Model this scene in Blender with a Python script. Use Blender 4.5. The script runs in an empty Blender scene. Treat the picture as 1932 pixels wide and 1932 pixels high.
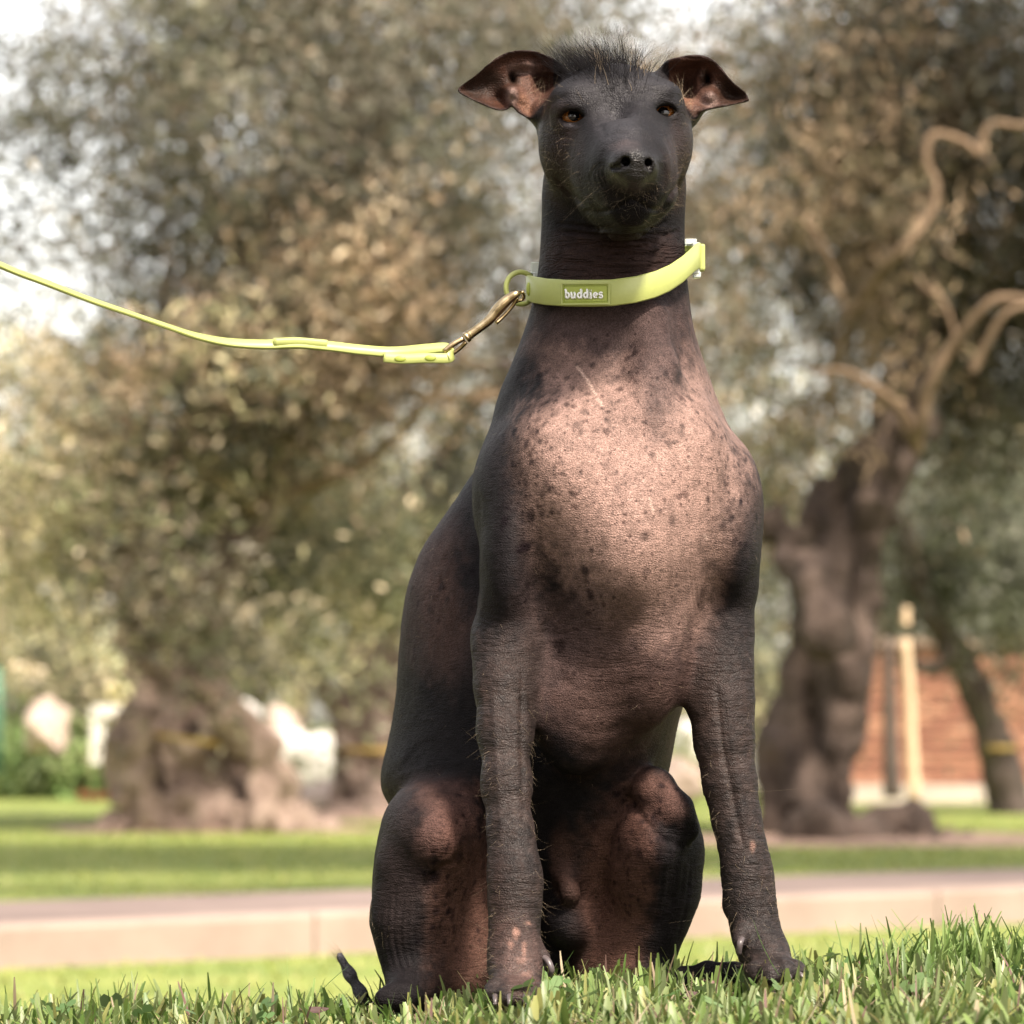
import bpy, math, random
import numpy as np
from math import radians, sin, cos, pi

random.seed(7)
RNG = np.random.default_rng(7)
scene = bpy.context.scene
col = scene.collection

# ------------------------------------------------------------------ camera
FP = 8143.0                 # focal length in units of a 1932-unit wide frame
PITCH = radians(2.7)
CAM_Y, CAM_Z = -3.0, 0.20
cam_data = bpy.data.cameras.new('camera')
cam_data.sensor_width = 36.0
cam_data.sensor_fit = 'HORIZONTAL'
cam_data.lens = 36.0 * FP / 1932.0
cam_data.clip_start = 0.05
cam_data.clip_end = 600.0
cam_data.dof.use_dof = True
cam_data.dof.focus_distance = 2.90
cam_data.dof.aperture_fstop = cam_data.lens / 11.5
cam = bpy.data.objects.new('camera', cam_data)
cam.location = (0.0, CAM_Y, CAM_Z)
cam.rotation_euler = (radians(90) + PITCH, 0, 0)
col.objects.link(cam)
scene.camera = cam

# ------------------------------------------------------------------ world, sun, exposure
SUN_EL, SUN_AZ = radians(52), radians(152)      # azimuth clockwise from +Y (north)
world = bpy.data.worlds.new('World')
scene.world = world
world.use_nodes = True
wn = world.node_tree
wn.nodes.clear()
wo = wn.nodes.new('ShaderNodeOutputWorld')
wb = wn.nodes.new('ShaderNodeBackground')
ws = wn.nodes.new('ShaderNodeTexSky')
ws.sky_type = 'NISHITA'
ws.sun_disc = False
ws.sun_elevation = SUN_EL
ws.sun_rotation = SUN_AZ
ws.air_density = 1.0
ws.dust_density = 2.0
ws.ozone_density = 1.0
whs = wn.nodes.new('ShaderNodeHueSaturation')   # high thin overcast takes the blue out of the sky
whs.inputs['Saturation'].default_value = 0.35
whs.inputs['Value'].default_value = 1.75
wtint = wn.nodes.new('ShaderNodeMixRGB')
wtint.blend_type = 'MULTIPLY'
wtint.inputs[0].default_value = 1.0
wtint.inputs[2].default_value = (1.0, 0.925, 0.85, 1)
wn.links.new(ws.outputs[0], whs.inputs['Color'])
wn.links.new(whs.outputs[0], wtint.inputs[1])
wn.links.new(wtint.outputs[0], wb.inputs['Color'])
wb.inputs['Strength'].default_value = 0.15
wn.links.new(wb.outputs[0], wo.inputs['Surface'])

sun_data = bpy.data.lights.new('sun', 'SUN')
sun_data.energy = 5.0
sun_data.angle = radians(7.0)
sun_data.color = (1.0, 0.89, 0.75)
sun = bpy.data.objects.new('sun', sun_data)
# direction towards the sun
sd = (sin(SUN_AZ) * cos(SUN_EL), cos(SUN_AZ) * cos(SUN_EL), sin(SUN_EL))
import mathutils
sun.rotation_euler = mathutils.Vector(sd).to_track_quat('Z', 'Y').to_euler()
sun.location = (3, -3, 8)
col.objects.link(sun)

scene.view_settings.view_transform = 'Standard'
scene.view_settings.look = 'None'
scene.view_settings.gamma = 1.0
scene.view_settings.use_curve_mapping = False
scene.view_settings.exposure = 0.88
scene.render.engine = 'CYCLES'
scene.cycles.use_denoising = True
scene.cycles.max_bounces = 6
scene.cycles.transparent_max_bounces = 8

# ------------------------------------------------------------------ helpers
def at(u, v, y):
    """world point seen at picture position (u, v) of a 1932-unit frame at world depth y"""
    d = y - CAM_Y
    a = (966.0 - v) / FP
    dy, dz = cos(PITCH) - a * sin(PITCH), sin(PITCH) + a * cos(PITCH)
    t = d / dy
    return np.array([(u - 966.0) / FP * t, y, CAM_Z + dz * t])

def ulen(n, y):
    """n frame units at depth y, in metres"""
    return n / FP * (y - CAM_Y)

def link(o, parent=None):
    col.objects.link(o)
    if parent is not None:
        o.parent = parent
    return o

def tag(o, label=None, cat=None, group=None, kind=None):
    if label: o['label'] = label
    if cat: o['category'] = cat
    if group: o['group'] = group
    if kind: o['kind'] = kind
    return o

def empty(name, loc=(0, 0, 0), label=None, cat=None, group=None):
    o = bpy.data.objects.new(name, None)
    o.empty_display_size = 0.1
    o.location = tuple(loc)
    link(o)
    return tag(o, label, cat, group)

def mesh_obj(name, V, F, mats, parent=None, smooth=True, color=None, matidx=None):
    """V (n,3) world coordinates, F (m,k) with one k or a list of faces"""
    me = bpy.data.meshes.new(name)
    V = np.asarray(V, dtype=np.float32)
    if parent is not None:
        V = V - origin_of(parent).astype(np.float32)
    if isinstance(F, np.ndarray):
        n, k = F.shape
        me.vertices.add(len(V)); me.vertices.foreach_set('co', V.ravel())
        me.loops.add(n * k); me.loops.foreach_set('vertex_index', F.astype(np.int32).ravel())
        me.polygons.add(n)
        me.polygons.foreach_set('loop_start', np.arange(0, n * k, k, dtype=np.int32))
        me.polygons.foreach_set('loop_total', np.full(n, k, dtype=np.int32))
        me.update(calc_edges=True)
    else:
        me.from_pydata([tuple(map(float, v)) for v in V], [], [tuple(int(i) for i in f) for f in F])
        me.update()
    me.validate()
    if color is not None:
        ca = me.color_attributes.new('Col', 'FLOAT_COLOR', 'POINT')
        c = np.ones((len(V), 4), dtype=np.float32); c[:, :3] = color[:, :3]
        if color.shape[1] == 4: c[:, 3] = color[:, 3]
        ca.data.foreach_set('color', c.ravel())
    if not isinstance(mats, (list, tuple)): mats = [mats]
    for m in mats: me.materials.append(m)
    if matidx is not None:
        me.polygons.foreach_set('material_index', np.asarray(matidx, dtype=np.int32))
    if smooth:
        me.polygons.foreach_set('use_smooth', np.ones(len(me.polygons), dtype=bool))
    me.update()
    o = bpy.data.objects.new(name, me)
    link(o, parent)
    return o

def origin_of(o):
    v = np.zeros(3)
    while o is not None:
        v = v + np.array(o.location); o = o.parent
    return v

# value noise ------------------------------------------------------
_LAT = np.random.default_rng(3).random((32, 32, 32)).astype(np.float32)
def vnoise(P, scale, octaves=1, seed=0):
    """smooth noise in -1..1; P (n,3), scale = cells per metre"""
    P = np.asarray(P, dtype=np.float32)
    out = np.zeros(P.shape[:-1], dtype=np.float32); amp = 1.0; tot = 0
    for o in range(octaves):
        Q = P * (scale * 2 ** o) + np.array([seed * 7.13 + 5.2 * o, seed * 3.7 + 1.3, seed * 11.9 + o * 2.7], dtype=np.float32)
        I = np.floor(Q).astype(np.int32); f = Q - I; f = f * f * (3 - 2 * f)
        I &= 31; J = (I + 1) & 31
        x0, y0, z0 = I[..., 0], I[..., 1], I[..., 2]; x1, y1, z1 = J[..., 0], J[..., 1], J[..., 2]
        fx, fy, fz = f[..., 0], f[..., 1], f[..., 2]
        a = _LAT[x0, y0, z0] * (1 - fx) + _LAT[x1, y0, z0] * fx
        b = _LAT[x0, y1, z0] * (1 - fx) + _LAT[x1, y1, z0] * fx
        c = _LAT[x0, y0, z1] * (1 - fx) + _LAT[x1, y0, z1] * fx
        d = _LAT[x0, y1, z1] * (1 - fx) + _LAT[x1, y1, z1] * fx
        out += amp * (((a * (1 - fy) + b * fy) * (1 - fz) + (c * (1 - fy) + d * fy) * fz) * 2 - 1)
        tot += amp; amp *= 0.5
    return out / tot

# signed-distance modelling ------------------------------------------
class Prim:
    """fn(P)->distance, with a bounding box (lo, hi)"""
    def __init__(self, fn, lo, hi, k, sub=False):
        self.fn, self.lo, self.hi, self.k, self.sub = fn, np.array(lo), np.array(hi), k, sub

def cone(a, b, ra, rb, k=0.01, sub=False):
    a = np.array(a, dtype=np.float32); b = np.array(b, dtype=np.float32)
    def fn(P):
        ba = b - a; pa = P - a
        h = np.clip((pa @ ba) / max(float(ba @ ba), 1e-12), 0, 1)
        return np.sqrt(((pa - h[..., None] * ba) ** 2).sum(-1)) - (ra + (rb - ra) * h)
    r = max(ra, rb)
    return Prim(fn, np.minimum(a, b) - r, np.maximum(a, b) + r, k, sub)

def chain(pts, k=0.01, sub=False):
    """pts: list of (xyz, r)"""
    return [cone(pts[i][0], pts[i + 1][0], pts[i][1], pts[i + 1][1], k, sub) for i in range(len(pts) - 1)]

def ellip(c, r, k=0.01, rot=(0, 0, 0), sub=False):
    c = np.array(c, dtype=np.float32); r = np.array(r, dtype=np.float32)
    R = np.array(mathutils.Euler(rot).to_matrix(), dtype=np.float32)
    def fn(P):
        q = (P - c) @ R
        k0 = np.sqrt(((q / r) ** 2).sum(-1)); k1 = np.sqrt(((q / (r * r)) ** 2).sum(-1))
        return k0 * (k0 - 1.0) / np.maximum(k1, 1e-6)
    m = float(r.max())
    return Prim(fn, c - m, c + m, k, sub)

def smin(a, b, k):
    h = np.maximum(k - np.abs(a - b), 0) / k
    return np.minimum(a, b) - h * h * k * 0.25
def smax(a, b, k):
    return -smin(-a, -b, k)

def eval_groups(P, groups):
    """P (nb, m, 3) blocks. groups: list of (prims, k_join)."""
    lo = P.min(1); hi = P.max(1)
    F = np.full(P.shape[:2], 0.5, dtype=np.float32)
    for prims, kj in groups:
        G = np.full(P.shape[:2], 0.5, dtype=np.float32)
        touched = np.zeros(len(P), dtype=bool)
        for p in prims:
            m = p.k + 0.004 + float((hi - lo).max()) * 0.5
            sel = np.where(np.all((lo <= p.hi + m) & (hi >= p.lo - m), axis=1))[0]
            if len(sel) == 0: continue
            d = p.fn(P[sel])
            if p.sub: G[sel] = smax(G[sel], -d, p.k)
            else: G[sel] = smin(G[sel], d, p.k)
            touched[sel] = True
        t = np.where(touched)[0]
        if len(t): F[t] = smin(F[t], G[t], kj)
    return F

def sdf_mesh(groups, lo, hi, vox, post=None, B=8):
    """block-sparse evaluation + surface nets. Returns V, F(quads)."""
    lo = np.array(lo, dtype=np.float64); hi = np.array(hi, dtype=np.float64)
    nb = np.ceil((hi - lo) / (vox * B)).astype(int)
    n = nb * B + 1
    # coarse pass: block centres
    gx, gy, gz = [lo[i] + (np.arange(nb[i]) + 0.5) * vox * B for i in range(3)]
    C = np.stack(np.meshgrid(gx, gy, gz, indexing='ij'), -1).reshape(-1, 3).astype(np.float32)
    rad = vox * B * 0.87
    coarse = np.full(len(C), 0.5, dtype=np.float32)
    for prims, kj in groups:
        G = np.full(len(C), 0.5, dtype=np.float32)
        for p in prims:
            if p.sub: continue
            m = rad * 2.0 + p.k
            sel = np.where(np.all((C >= p.lo - m) & (C <= p.hi + m), axis=1))[0]
            if len(sel): G[sel] = smin(G[sel], p.fn(C[sel]), max(p.k, 1e-3))
        coarse = smin(coarse, G, kj)
    act = np.where(np.abs(coarse) < rad * 1.75 + 0.004)[0]
    D = np.full(tuple(n), 1.0, dtype=np.float32)
    # fill inside blocks with -1 to keep signs
    bi = np.stack(np.unravel_index(np.arange(len(C)), tuple(nb)), -1)
    for j in np.where(coarse < -(rad * 1.75 + 0.004))[0]:
        x, y, z = bi[j] * B
        D[x:x + B + 1, y:y + B + 1, z:z + B + 1] = -1.0
    r = np.arange(B + 1)
    OFF = np.stack(np.meshgrid(r, r, r, indexing='ij'), -1).reshape(-1, 3)
    CH = 3000
    for s in range(0, len(act), CH):
        a = act[s:s + CH]
        base = bi[a] * B
        idx = base[:, None, :] + OFF[None]
        P = (lo + idx * vox).astype(np.float32)
        Fv = eval_groups(P, groups)
        if post is not None: Fv = post(P, Fv)
        D[idx[..., 0], idx[..., 1], idx[..., 2]] = Fv
    # surface nets
    S = D < 0
    c = np.zeros(tuple(n - 1), dtype=np.int8)
    for dx in (0, 1):
        for dy in (0, 1):
            for dz in (0, 1):
                c += S[dx:n[0] - 1 + dx, dy:n[1] - 1 + dy, dz:n[2] - 1 + dz]
    mixed = (c > 0) & (c < 8)
    ci = np.stack(np.where(mixed), -1)
    vid = np.full(tuple(n - 1), -1, dtype=np.int32); vid[mixed] = np.arange(len(ci))
    acc = np.zeros((len(ci), 3)); cnt = np.zeros(len(ci))
    corners = [(0,0,0),(1,0,0),(0,1,0),(1,1,0),(0,0,1),(1,0,1),(0,1,1),(1,1,1)]
    edges = [(a, b) for a in range(8) for b in range(a + 1, 8) if sum(abs(corners[a][i] - corners[b][i]) for i in range(3)) == 1]
    vals = [D[ci[:, 0] + q[0], ci[:, 1] + q[1], ci[:, 2] + q[2]] for q in corners]
    for a, b in edges:
        va, vb = vals[a], vals[b]
        m = (va < 0) != (vb < 0)
        t = np.where(m, va / np.where(m, va - vb, 1), 0)
        pa = np.array(corners[a]); pb = np.array(corners[b])
        acc += np.where(m[:, None], pa + t[:, None] * (pb - pa), 0); cnt += m
    V = lo + (ci + acc / cnt[:, None]) * vox
    F = []
    for ax in range(3):
        o1, o2 = (ax + 1) % 3, (ax + 2) % 3
        sl0 = [slice(1, n[i] - 1) for i in range(3)]; sl1 = list(sl0)
        sl0[ax] = slice(0, n[ax] - 1); sl1[ax] = slice(1, n[ax])
        s0 = S[tuple(sl0)]; s1 = S[tuple(sl1)]
        ch = np.stack(np.where(s0 != s1), -1)
        if not len(ch): continue
        inside = s0[ch[:, 0], ch[:, 1], ch[:, 2]]
        base = ch.copy()
        for i in range(3):
            if i != ax: base[:, i] += 1
        def vv(d1, d2):
            q = base.copy(); q[:, o1] -= d1; q[:, o2] -= d2
            return vid[q[:, 0], q[:, 1], q[:, 2]]
        q = np.stack([vv(0, 0), vv(1, 0), vv(1, 1), vv(0, 1)], -1)
        q[~inside] = q[~inside][:, ::-1]
        F.append(q)
    F = np.concatenate(F); F = F[(F >= 0).all(1)]
    return V.astype(np.float32), F

def largest_island(V, F):
    parent = np.arange(len(V))
    # label propagation over edges
    e = np.concatenate([F[:, [0, 1]], F[:, [1, 2]], F[:, [2, 3]]])
    lab = np.arange(len(V))
    for _ in range(400):
        old = lab.copy()
        m = np.minimum(lab[e[:, 0]], lab[e[:, 1]])
        np.minimum.at(lab, e[:, 0], m); np.minimum.at(lab, e[:, 1], m)
        lab = lab[lab]
        lab = lab[lab]
        if (lab == old).all(): break
    u, c = np.unique(lab, return_counts=True)
    keepv = lab == u[c.argmax()]
    new = np.cumsum(keepv) - 1
    kf = keepv[F].all(1)
    return V[keepv], new[F[kf]]

def vert_normals(V, F):
    n = np.cross(V[F[:, 2]] - V[F[:, 0]], V[F[:, 3]] - V[F[:, 1]])
    N = np.zeros_like(V, dtype=np.float64)
    for k in range(4):
        for a in range(3):
            N[:, a] += np.bincount(F[:, k], weights=n[:, a], minlength=len(V))
    N /= np.maximum(np.linalg.norm(N, axis=1, keepdims=True), 1e-12)
    return N.astype(np.float32)

# tubes, ribbons, strands --------------------------------------------
def frames(P):
    P = np.asarray(P, dtype=float)
    T = np.gradient(P, axis=0); T /= np.maximum(np.linalg.norm(T, axis=1, keepdims=True), 1e-9)
    up = np.array([0, 0, 1.0]) if abs(T[0][2]) < 0.9 else np.array([0, 1.0, 0])
    N = []; n = np.cross(T[0], up); n /= np.linalg.norm(n)
    for t in T:
        n = n - t * (n @ t); n /= np.linalg.norm(n); N.append(n)
    N = np.array(N); B = np.cross(T, N)
    return T, N, B

def smooth_path(pts, n=40):
    """Catmull-Rom through pts (k, d) -> n samples"""
    P = np.asarray(pts, dtype=float)
    if len(P) == 2: 
        t = np.linspace(0, 1, n)[:, None]; return P[0] * (1 - t) + P[1] * t
    Q = np.vstack([2 * P[0] - P[1], P, 2 * P[-1] - P[-2]])
    out = []
    for s in np.linspace(0, len(P) - 1 - 1e-9, n):
        i = int(s); t = s - i
        a, b, c, d = Q[i], Q[i + 1], Q[i + 2], Q[i + 3]
        out.append(0.5 * ((2 * b) + (-a + c) * t + (2 * a - 5 * b + 4 * c - d) * t * t + (-a + 3 * b - 3 * c + d) * t ** 3))
    return np.array(out)

def tube(path, radii, segs=8, cap=True, flat=1.0):
    P = np.asarray(path, dtype=float); T, N, B = frames(P)
    r = np.broadcast_to(np.asarray(radii, dtype=float), (len(P),))
    a = np.linspace(0, 2 * pi, segs, endpoint=False)
    V = (P[:, None] + r[:, None, None] * (np.cos(a)[None, :, None] * N[:, None] + flat * np.sin(a)[None, :, None] * B[:, None])).reshape(-1, 3)
    F = []
    for i in range(len(P) - 1):
        for j in range(segs):
            k = (j + 1) % segs
            F.append([i * segs + j, i * segs + k, (i + 1) * segs + k, (i + 1) * segs + j])
    if cap:
        m = len(V); V = np.vstack([V, P[0], P[-1]])
        for j in range(segs):
            k = (j + 1) % segs
            F.append([m, k, j, m]); F.append([m + 1, (len(P) - 1) * segs + j, (len(P) - 1) * segs + k, m + 1])
    return V, F

class MB:
    """collects geometry for one mesh"""
    def __init__(self): self.V = []; self.F = []; self.n = 0
    def add(self, V, F):
        self.V.append(np.asarray(V, dtype=float))
        for f in F:
            g = [int(i) + self.n for i in f]
            if len(g) == 4 and g[0] == g[3]: g = g[:3]
            self.F.append(g)
        self.n += len(V); return self
    def box(self, c, s, rz=0.0, bev=0.0):
        x, y, z = [q / 2 for q in s]
        v = np.array([[a, b, d] for a in (-x, x) for b in (-y, y) for d in (-z, z)])
        R = np.array([[cos(rz), -sin(rz), 0], [sin(rz), cos(rz), 0], [0, 0, 1]])
        return self.add(v @ R.T + np.array(c), [(0, 1, 3, 2), (4, 6, 7, 5), (0, 4, 5, 1), (2, 3, 7, 6), (0, 2, 6, 4), (1, 5, 7, 3)])
    def tube(self, path, radii, segs=8, cap=True, flat=1.0):
        return self.add(*tube(path, radii, segs, cap, flat))
    def sphere(self, c, r, nu=12, nv=8):
        r = np.broadcast_to(np.asarray(r, dtype=float), (3,))
        V = [[0, 0, 1]]; F = []
        for i in range(1, nv):
            for j in range(nu):
                t, p = pi * i / nv, 2 * pi * j / nu
                V.append([sin(t) * cos(p), sin(t) * sin(p), cos(t)])
        V.append([0, 0, -1]); L = len(V) - 1
        for j in range(nu):
            k = (j + 1) % nu
            F.append([0, 1 + j, 1 + k]); F.append([L, 1 + (nv - 2) * nu + k, 1 + (nv - 2) * nu + j])
            for i in range(nv - 2):
                F.append([1 + i * nu + j, 1 + (i + 1) * nu + j, 1 + (i + 1) * nu + k, 1 + i * nu + k])
        return self.add(np.array(V) * r + np.array(c), F)
    def build(self, name, m, parent=None, smooth=True):
        return mesh_obj(name, np.vstack(self.V), self.F, m, parent, smooth)

# strands: many thin tapered ribbons of 3 sides, vectorised ------------
def strands(P0, D, L, R, curl, nseg=5, rng=RNG, droop=0.0):
    """P0 (n,3) roots, D (n,3) directions, L (n,), R root radius (n,), curl amount"""
    n = len(P0)
    side = np.cross(D, rng.normal(size=(n, 3))); side /= np.maximum(np.linalg.norm(side, axis=1, keepdims=True), 1e-9)
    t = np.linspace(0, 1, nseg + 1)
    bend = (rng.normal(size=n) * curl)[:, None, None]
    C = P0[:, None] + D[:, None] * (L[:, None] * t)[..., None] + side[:, None] * bend * (L[:, None] * t ** 2)[..., None]
    C[..., 2] -= droop * (L[:, None] * t ** 2)
    s2 = np.cross(D, side)
    r = (R[:, None] * (1 - 0.85 * t))
    ring = []
    for a in (0, 2 * pi / 3, 4 * pi / 3):
        ring.append(C + r[..., None] * (cos(a) * side[:, None] + sin(a) * s2[:, None]))
    V = np.stack(ring, 2)             # n, nseg+1, 3, 3
    V = V.reshape(-1, 3)
    base = (np.arange(n) * (nseg + 1) * 3)[:, None, None]
    i = np.arange(nseg)[None, :, None] * 3
    j = np.arange(3)[None, None, :]; k = (j + 1) % 3
    F = np.stack([base + i + j, base + i + k, base + i + 3 + k, base + i + 3 + j], -1).reshape(-1, 4)
    return V, F

# ------------------------------------------------------------------ materials
def new_mat(name):
    m = bpy.data.materials.new(name); m.use_nodes = True
    nt = m.node_tree; b = nt.nodes['Principled BSDF']
    return m, nt, b
def N(nt, t, **kw):
    n = nt.nodes.new(t)
    for k, v in kw.items():
        if k in n.inputs: n.inputs[k].default_value = v
        else: setattr(n, k, v)
    return n
def noise_tex(nt, scale, detail=4, rough=0.5, coords='Object'):
    tc = nt.nodes.new('ShaderNodeTexCoord'); n = N(nt, 'ShaderNodeTexNoise', Scale=scale, Detail=detail, Roughness=rough)
    nt.links.new(tc.outputs[coords], n.inputs['Vector']); return n
def ramp(nt, fac, stops):
    r = nt.nodes.new('ShaderNodeValToRGB')
    els = r.color_ramp.elements
    while len(els) < len(stops): els.new(0.5)
    for e, (p, c) in zip(els, stops): e.position = p; e.color = (*c, 1) if len(c) == 3 else c
    nt.links.new(fac, r.inputs[0]); return r
def bump(nt, b, height, strength=0.3, dist=0.01):
    n = N(nt, 'ShaderNodeBump', Strength=strength, Distance=dist)
    nt.links.new(height, n.inputs['Height']); nt.links.new(n.outputs[0], b.inputs['Normal']); return n
def simple(name, c, rough=0.6, var=0.15, scale=30.0, bstr=0.15, bdist=0.002, metal=0.0, **kw):
    m, nt, b = new_mat(name)
    nz = noise_tex(nt, scale, 5, 0.6)
    lo = tuple(q * (1 - var) for q in c); hi = tuple(min(1, q * (1 + var)) for q in c)
    r = ramp(nt, nz.outputs['Fac'], [(0.3, lo), (0.7, hi)])
    nt.links.new(r.outputs[0], b.inputs['Base Color'])
    b.inputs['Roughness'].default_value = rough; b.inputs['Metallic'].default_value = metal
    for k, v in kw.items(): b.inputs[k.replace('_', ' ')].default_value = v
    if bstr: bump(nt, b, nz.outputs['Fac'], bstr, bdist)
    return m
def srgb(r, g, b):
    f = lambda c: ((c / 255 + 0.055) / 1.055) ** 2.4 if c > 10 else c / 255 / 12.92
    return (f(r), f(g), f(b))

# lie of the land ------------------------------------------------------
def ground_z(x, y):
    """the dog sits on the brow of a low mound; the park lies 0.45 m lower behind it"""
    x = np.asarray(x, dtype=float); y = np.asarray(y, dtype=float)
    z = 0.013 * np.tanh((x - 0.02) / 0.12) - 0.006 * np.clip((-x - 0.06) / .10, 0, 1) + 0.004 * np.sin(x * 23 + 1) + 0.003 * np.sin(y * 31)
    side = np.clip(1 - np.abs(x) / 5.0, 0, 1) ** 0.5
    t = np.clip((y - 0.10) / 4.0, 0, 1)
    drop = -0.445 * (1 - (1 - t) ** 2.2) 
    t2 = np.clip((-y - 1.0) / 3.0, 0, 1)
    front = -0.25 * t2 * t2
    far = np.clip((y - 3) / 3, 0, 1)
    return z * (1 - far) + drop + front
# ================================================================== THE DOG
U = 1.0 / FP * 3.0           # one frame unit at the dog, in metres
def sm(t, n=5):
    k = np.ones(n) / n
    return np.convolve(np.pad(t, n // 2, mode='edge'), k, 'valid')

class Loft:
    """upright body section: rows (v, xl, xr, yfront, yback)"""
    def __init__(self, rows, k=0.02, n=2.2, cap=0.02):
        rows = np.array(rows, dtype=float)
        yc = (rows[:, 3] + rows[:, 4]) / 2
        z = np.array([at(966, r[0], y)[2] for r, y in zip(rows, yc)])
        xl = np.array([at(r[1], 0, y)[0] for r, y in zip(rows, yc)])
        xr = np.array([at(r[2], 0, y)[0] for r, y in zip(rows, yc)])
        o = np.argsort(z)
        zz = np.linspace(z.min(), z.max(), 160)
        f = lambda a: sm(np.interp(zz, z[o], a[o]), 9)
        self.zz = zz; self.cx = f((xl + xr) / 2); self.rx = f((xr - xl) / 2)
        self.cy = f(yc); self.ry = f((rows[:, 4] - rows[:, 3]) / 2)
        self.n = n; self.cap = cap
        lo = (xl.min(), rows[:, 3].min(), z.min()); hi = (xr.max(), rows[:, 4].max(), z.max())
        self.prim = Prim(self.f, lo, hi, k)
    def f(self, P):
        z = P[..., 2]
        cx, rx, cy, ry = [np.interp(z, self.zz, a).astype(np.float32) for a in (self.cx, self.rx, self.cy, self.ry)]
        dx = P[..., 0] - cx; dy = P[..., 1] - cy
        n = self.n
        rho = (np.abs(dx / rx) ** n + np.abs(dy / ry) ** n) ** (1 / n)
        L = np.sqrt(dx * dx + dy * dy)
        d = np.where(rho > 1e-3, L * (rho - 1) / np.maximum(rho, 1e-3), -np.minimum(rx, ry))
        zc = (self.zz[0] + self.zz[-1]) / 2; h = (self.zz[-1] - self.zz[0]) / 2
        return smax(d, (np.abs(z - zc) - h).astype(np.float32), self.cap).astype(np.float32)

def E(u, v, y, ru, ry, rv, k=0.012, rot=(0, 0, 0), sub=False):
    s = (3 + y) / FP
    return ellip(at(u, v, y), (ru * s, ry, rv * s), k, rot, sub)
def CH(pts, k=0.012, sub=False):
    return chain([(at(u, v, y), r * (3 + y) / FP) for u, v, y, r in pts], k, sub)

# ---- trunk: neck and chest, and the barrel behind it
neck_chest = Loft([
    (330, 1030, 1288, -0.015, 0.07), (400, 1023, 1291, -0.030, .072), (480, 1021, 1290, -.040, .078),
    (550, 1010, 1298, -.046, .085), (600, 998, 1302, -.050, .095), (650, 982, 1314, -.055, .105),
    (700, 958, 1330, -.062, .12), (750, 938, 1350, -.072, .135), (800, 926, 1370, -.084, .15),
    (850, 920, 1388, -.096, .165), (900, 918, 1402, -.105, .175), (950, 920, 1408, -.110, .18),
    (1000, 928, 1408, -.110, .19), (1050, 938, 1398, -.106, .20), (1100, 950, 1382, -.098, .21),
    (1150, 965, 1360, -.088, .22), (1200, 980, 1335, -.078, .22), (1250, 990, 1312, -.066, .23),
    (1300, 992, 1294, -.054, .24), (1350, 992, 1278, -.042, .24), (1400, 990, 1266, -.030, .25),
    (1450, 985, 1258, -.016, .25), (1520, 980, 1235, .0, .25), (1650, 960, 1215, .03, .25),
    (1750, 950, 1210, .05, .24), (1840, 945, 1190, .07, .23), (1880, 950, 1150, .08, .20)], k=0.02)
barrel = Loft([
    (840, 935, 1300, .04, .18), (870, 912, 1310, .04, .20), (900, 888, 1320, .04, .215), (960, 848, 1335, .035, .24),
    (1030, 796, 1340, .03, .27), (1100, 770, 1330, .025, .29), (1180, 757, 1310, .02, .31), (1250, 753, 1290, .015, .32),
    (1330, 748, 1270, .01, .33), (1400, 736, 1250, .005, .33), (1445, 722, 1240, .0, .33), (1480, 717, 1230, .0, .33),
    (1505, 724, 1220, .01, .32), (1530, 745, 1210, .02, .31), (1580, 770, 1200, .04, .30), (1700, 800, 1200, .06, .28), (1850, 820, 1190, .08, .26)], k=0.02)
trunk = [barrel.prim, neck_chest.prim]
trunk += [E(1235, 850, -.055, 125, .045, 110, .03), E(1060, 880, -.06, 105, .045, 120, .03),   # pectoral masses
          E(1190, 1010, -.085, 60, .028, 120, .03),                                              # breastbone keel
          E(1225, 1260, -.045, 60, .030, 110, .04), E(1080, 1330, -.035, 80, .03, 130, .03)]
trunk += CH([(1225, 600, -.045, 26), (1235, 700, -.062, 30), (1225, 780, -.085, 22)], .02)        # windpipe ridge

# ---- shoulders and forelegs
foreleg_l = [E(962, 1040, -.03, 60, .062, 185, .02, (0, radians(3), 0)), E(950, 930, .0, 52, .055, 90, .02)]
foreleg_l += CH([(968, 1150, -.045, 62), (956, 1225, -.05, 59), (951, 1290, -.06, 51), (953, 1380, -.072, 46.5), (956, 1480, -.085, 42.5),
                 (963, 1570, -.097, 38.5), (968, 1630, -.105, 41), (972, 1670, -.11, 44), (971, 1720, -.113, 41.5), (970, 1770, -.118, 39.5), (973, 1815, -.125, 45), (975, 1845, -.135, 49)], .012)
foreleg_l += [E(906, 1200, -.03, 14, .014, 30, .012)]                                          # elbow point
for tx, ty, ry, rr in ((934, 1874, -.165, 19), (961, 1882, -.178, 20), (991, 1883, -.178, 20), (1018, 1874, -.162, 18)):
    foreleg_l += CH([(0.45 * tx + 0.55 * 975, 1845, -.14, 20), (tx, ty - 6, ry + .008, rr), (tx, ty + 3, ry, rr * .9)], .004)
foreleg_l += CH([(1012, 1795, -.122, 13), (1028, 1806, -.128, 10)], .006)                       # dewclaw pad
foreleg_r = [E(1372, 1010, -.01, 63, .06, 150, .02, (0, radians(-3), 0)), E(1378, 930, .01, 48, .05, 90, .02)]
foreleg_r += CH([(1366, 1120, -.02, 58), (1358, 1200, -.02, 57), (1357, 1265, -.025, 58), (1361, 1330, -.03, 56), (1366, 1400, -.035, 51), (1377, 1480, -.04, 44.5),
                 (1390, 1550, -.044, 39.5), (1403, 1610, -.048, 38), (1411, 1660, -.05, 41.5), (1417, 1710, -.052, 41), (1428, 1765, -.056, 40), (1444, 1805, -.066, 40), (1456, 1825, -.078, 36)], .012)
foreleg_r += [E(1379, 1708, -.045, 13, .012, 17, .007)]                                        # carpal pad
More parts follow.
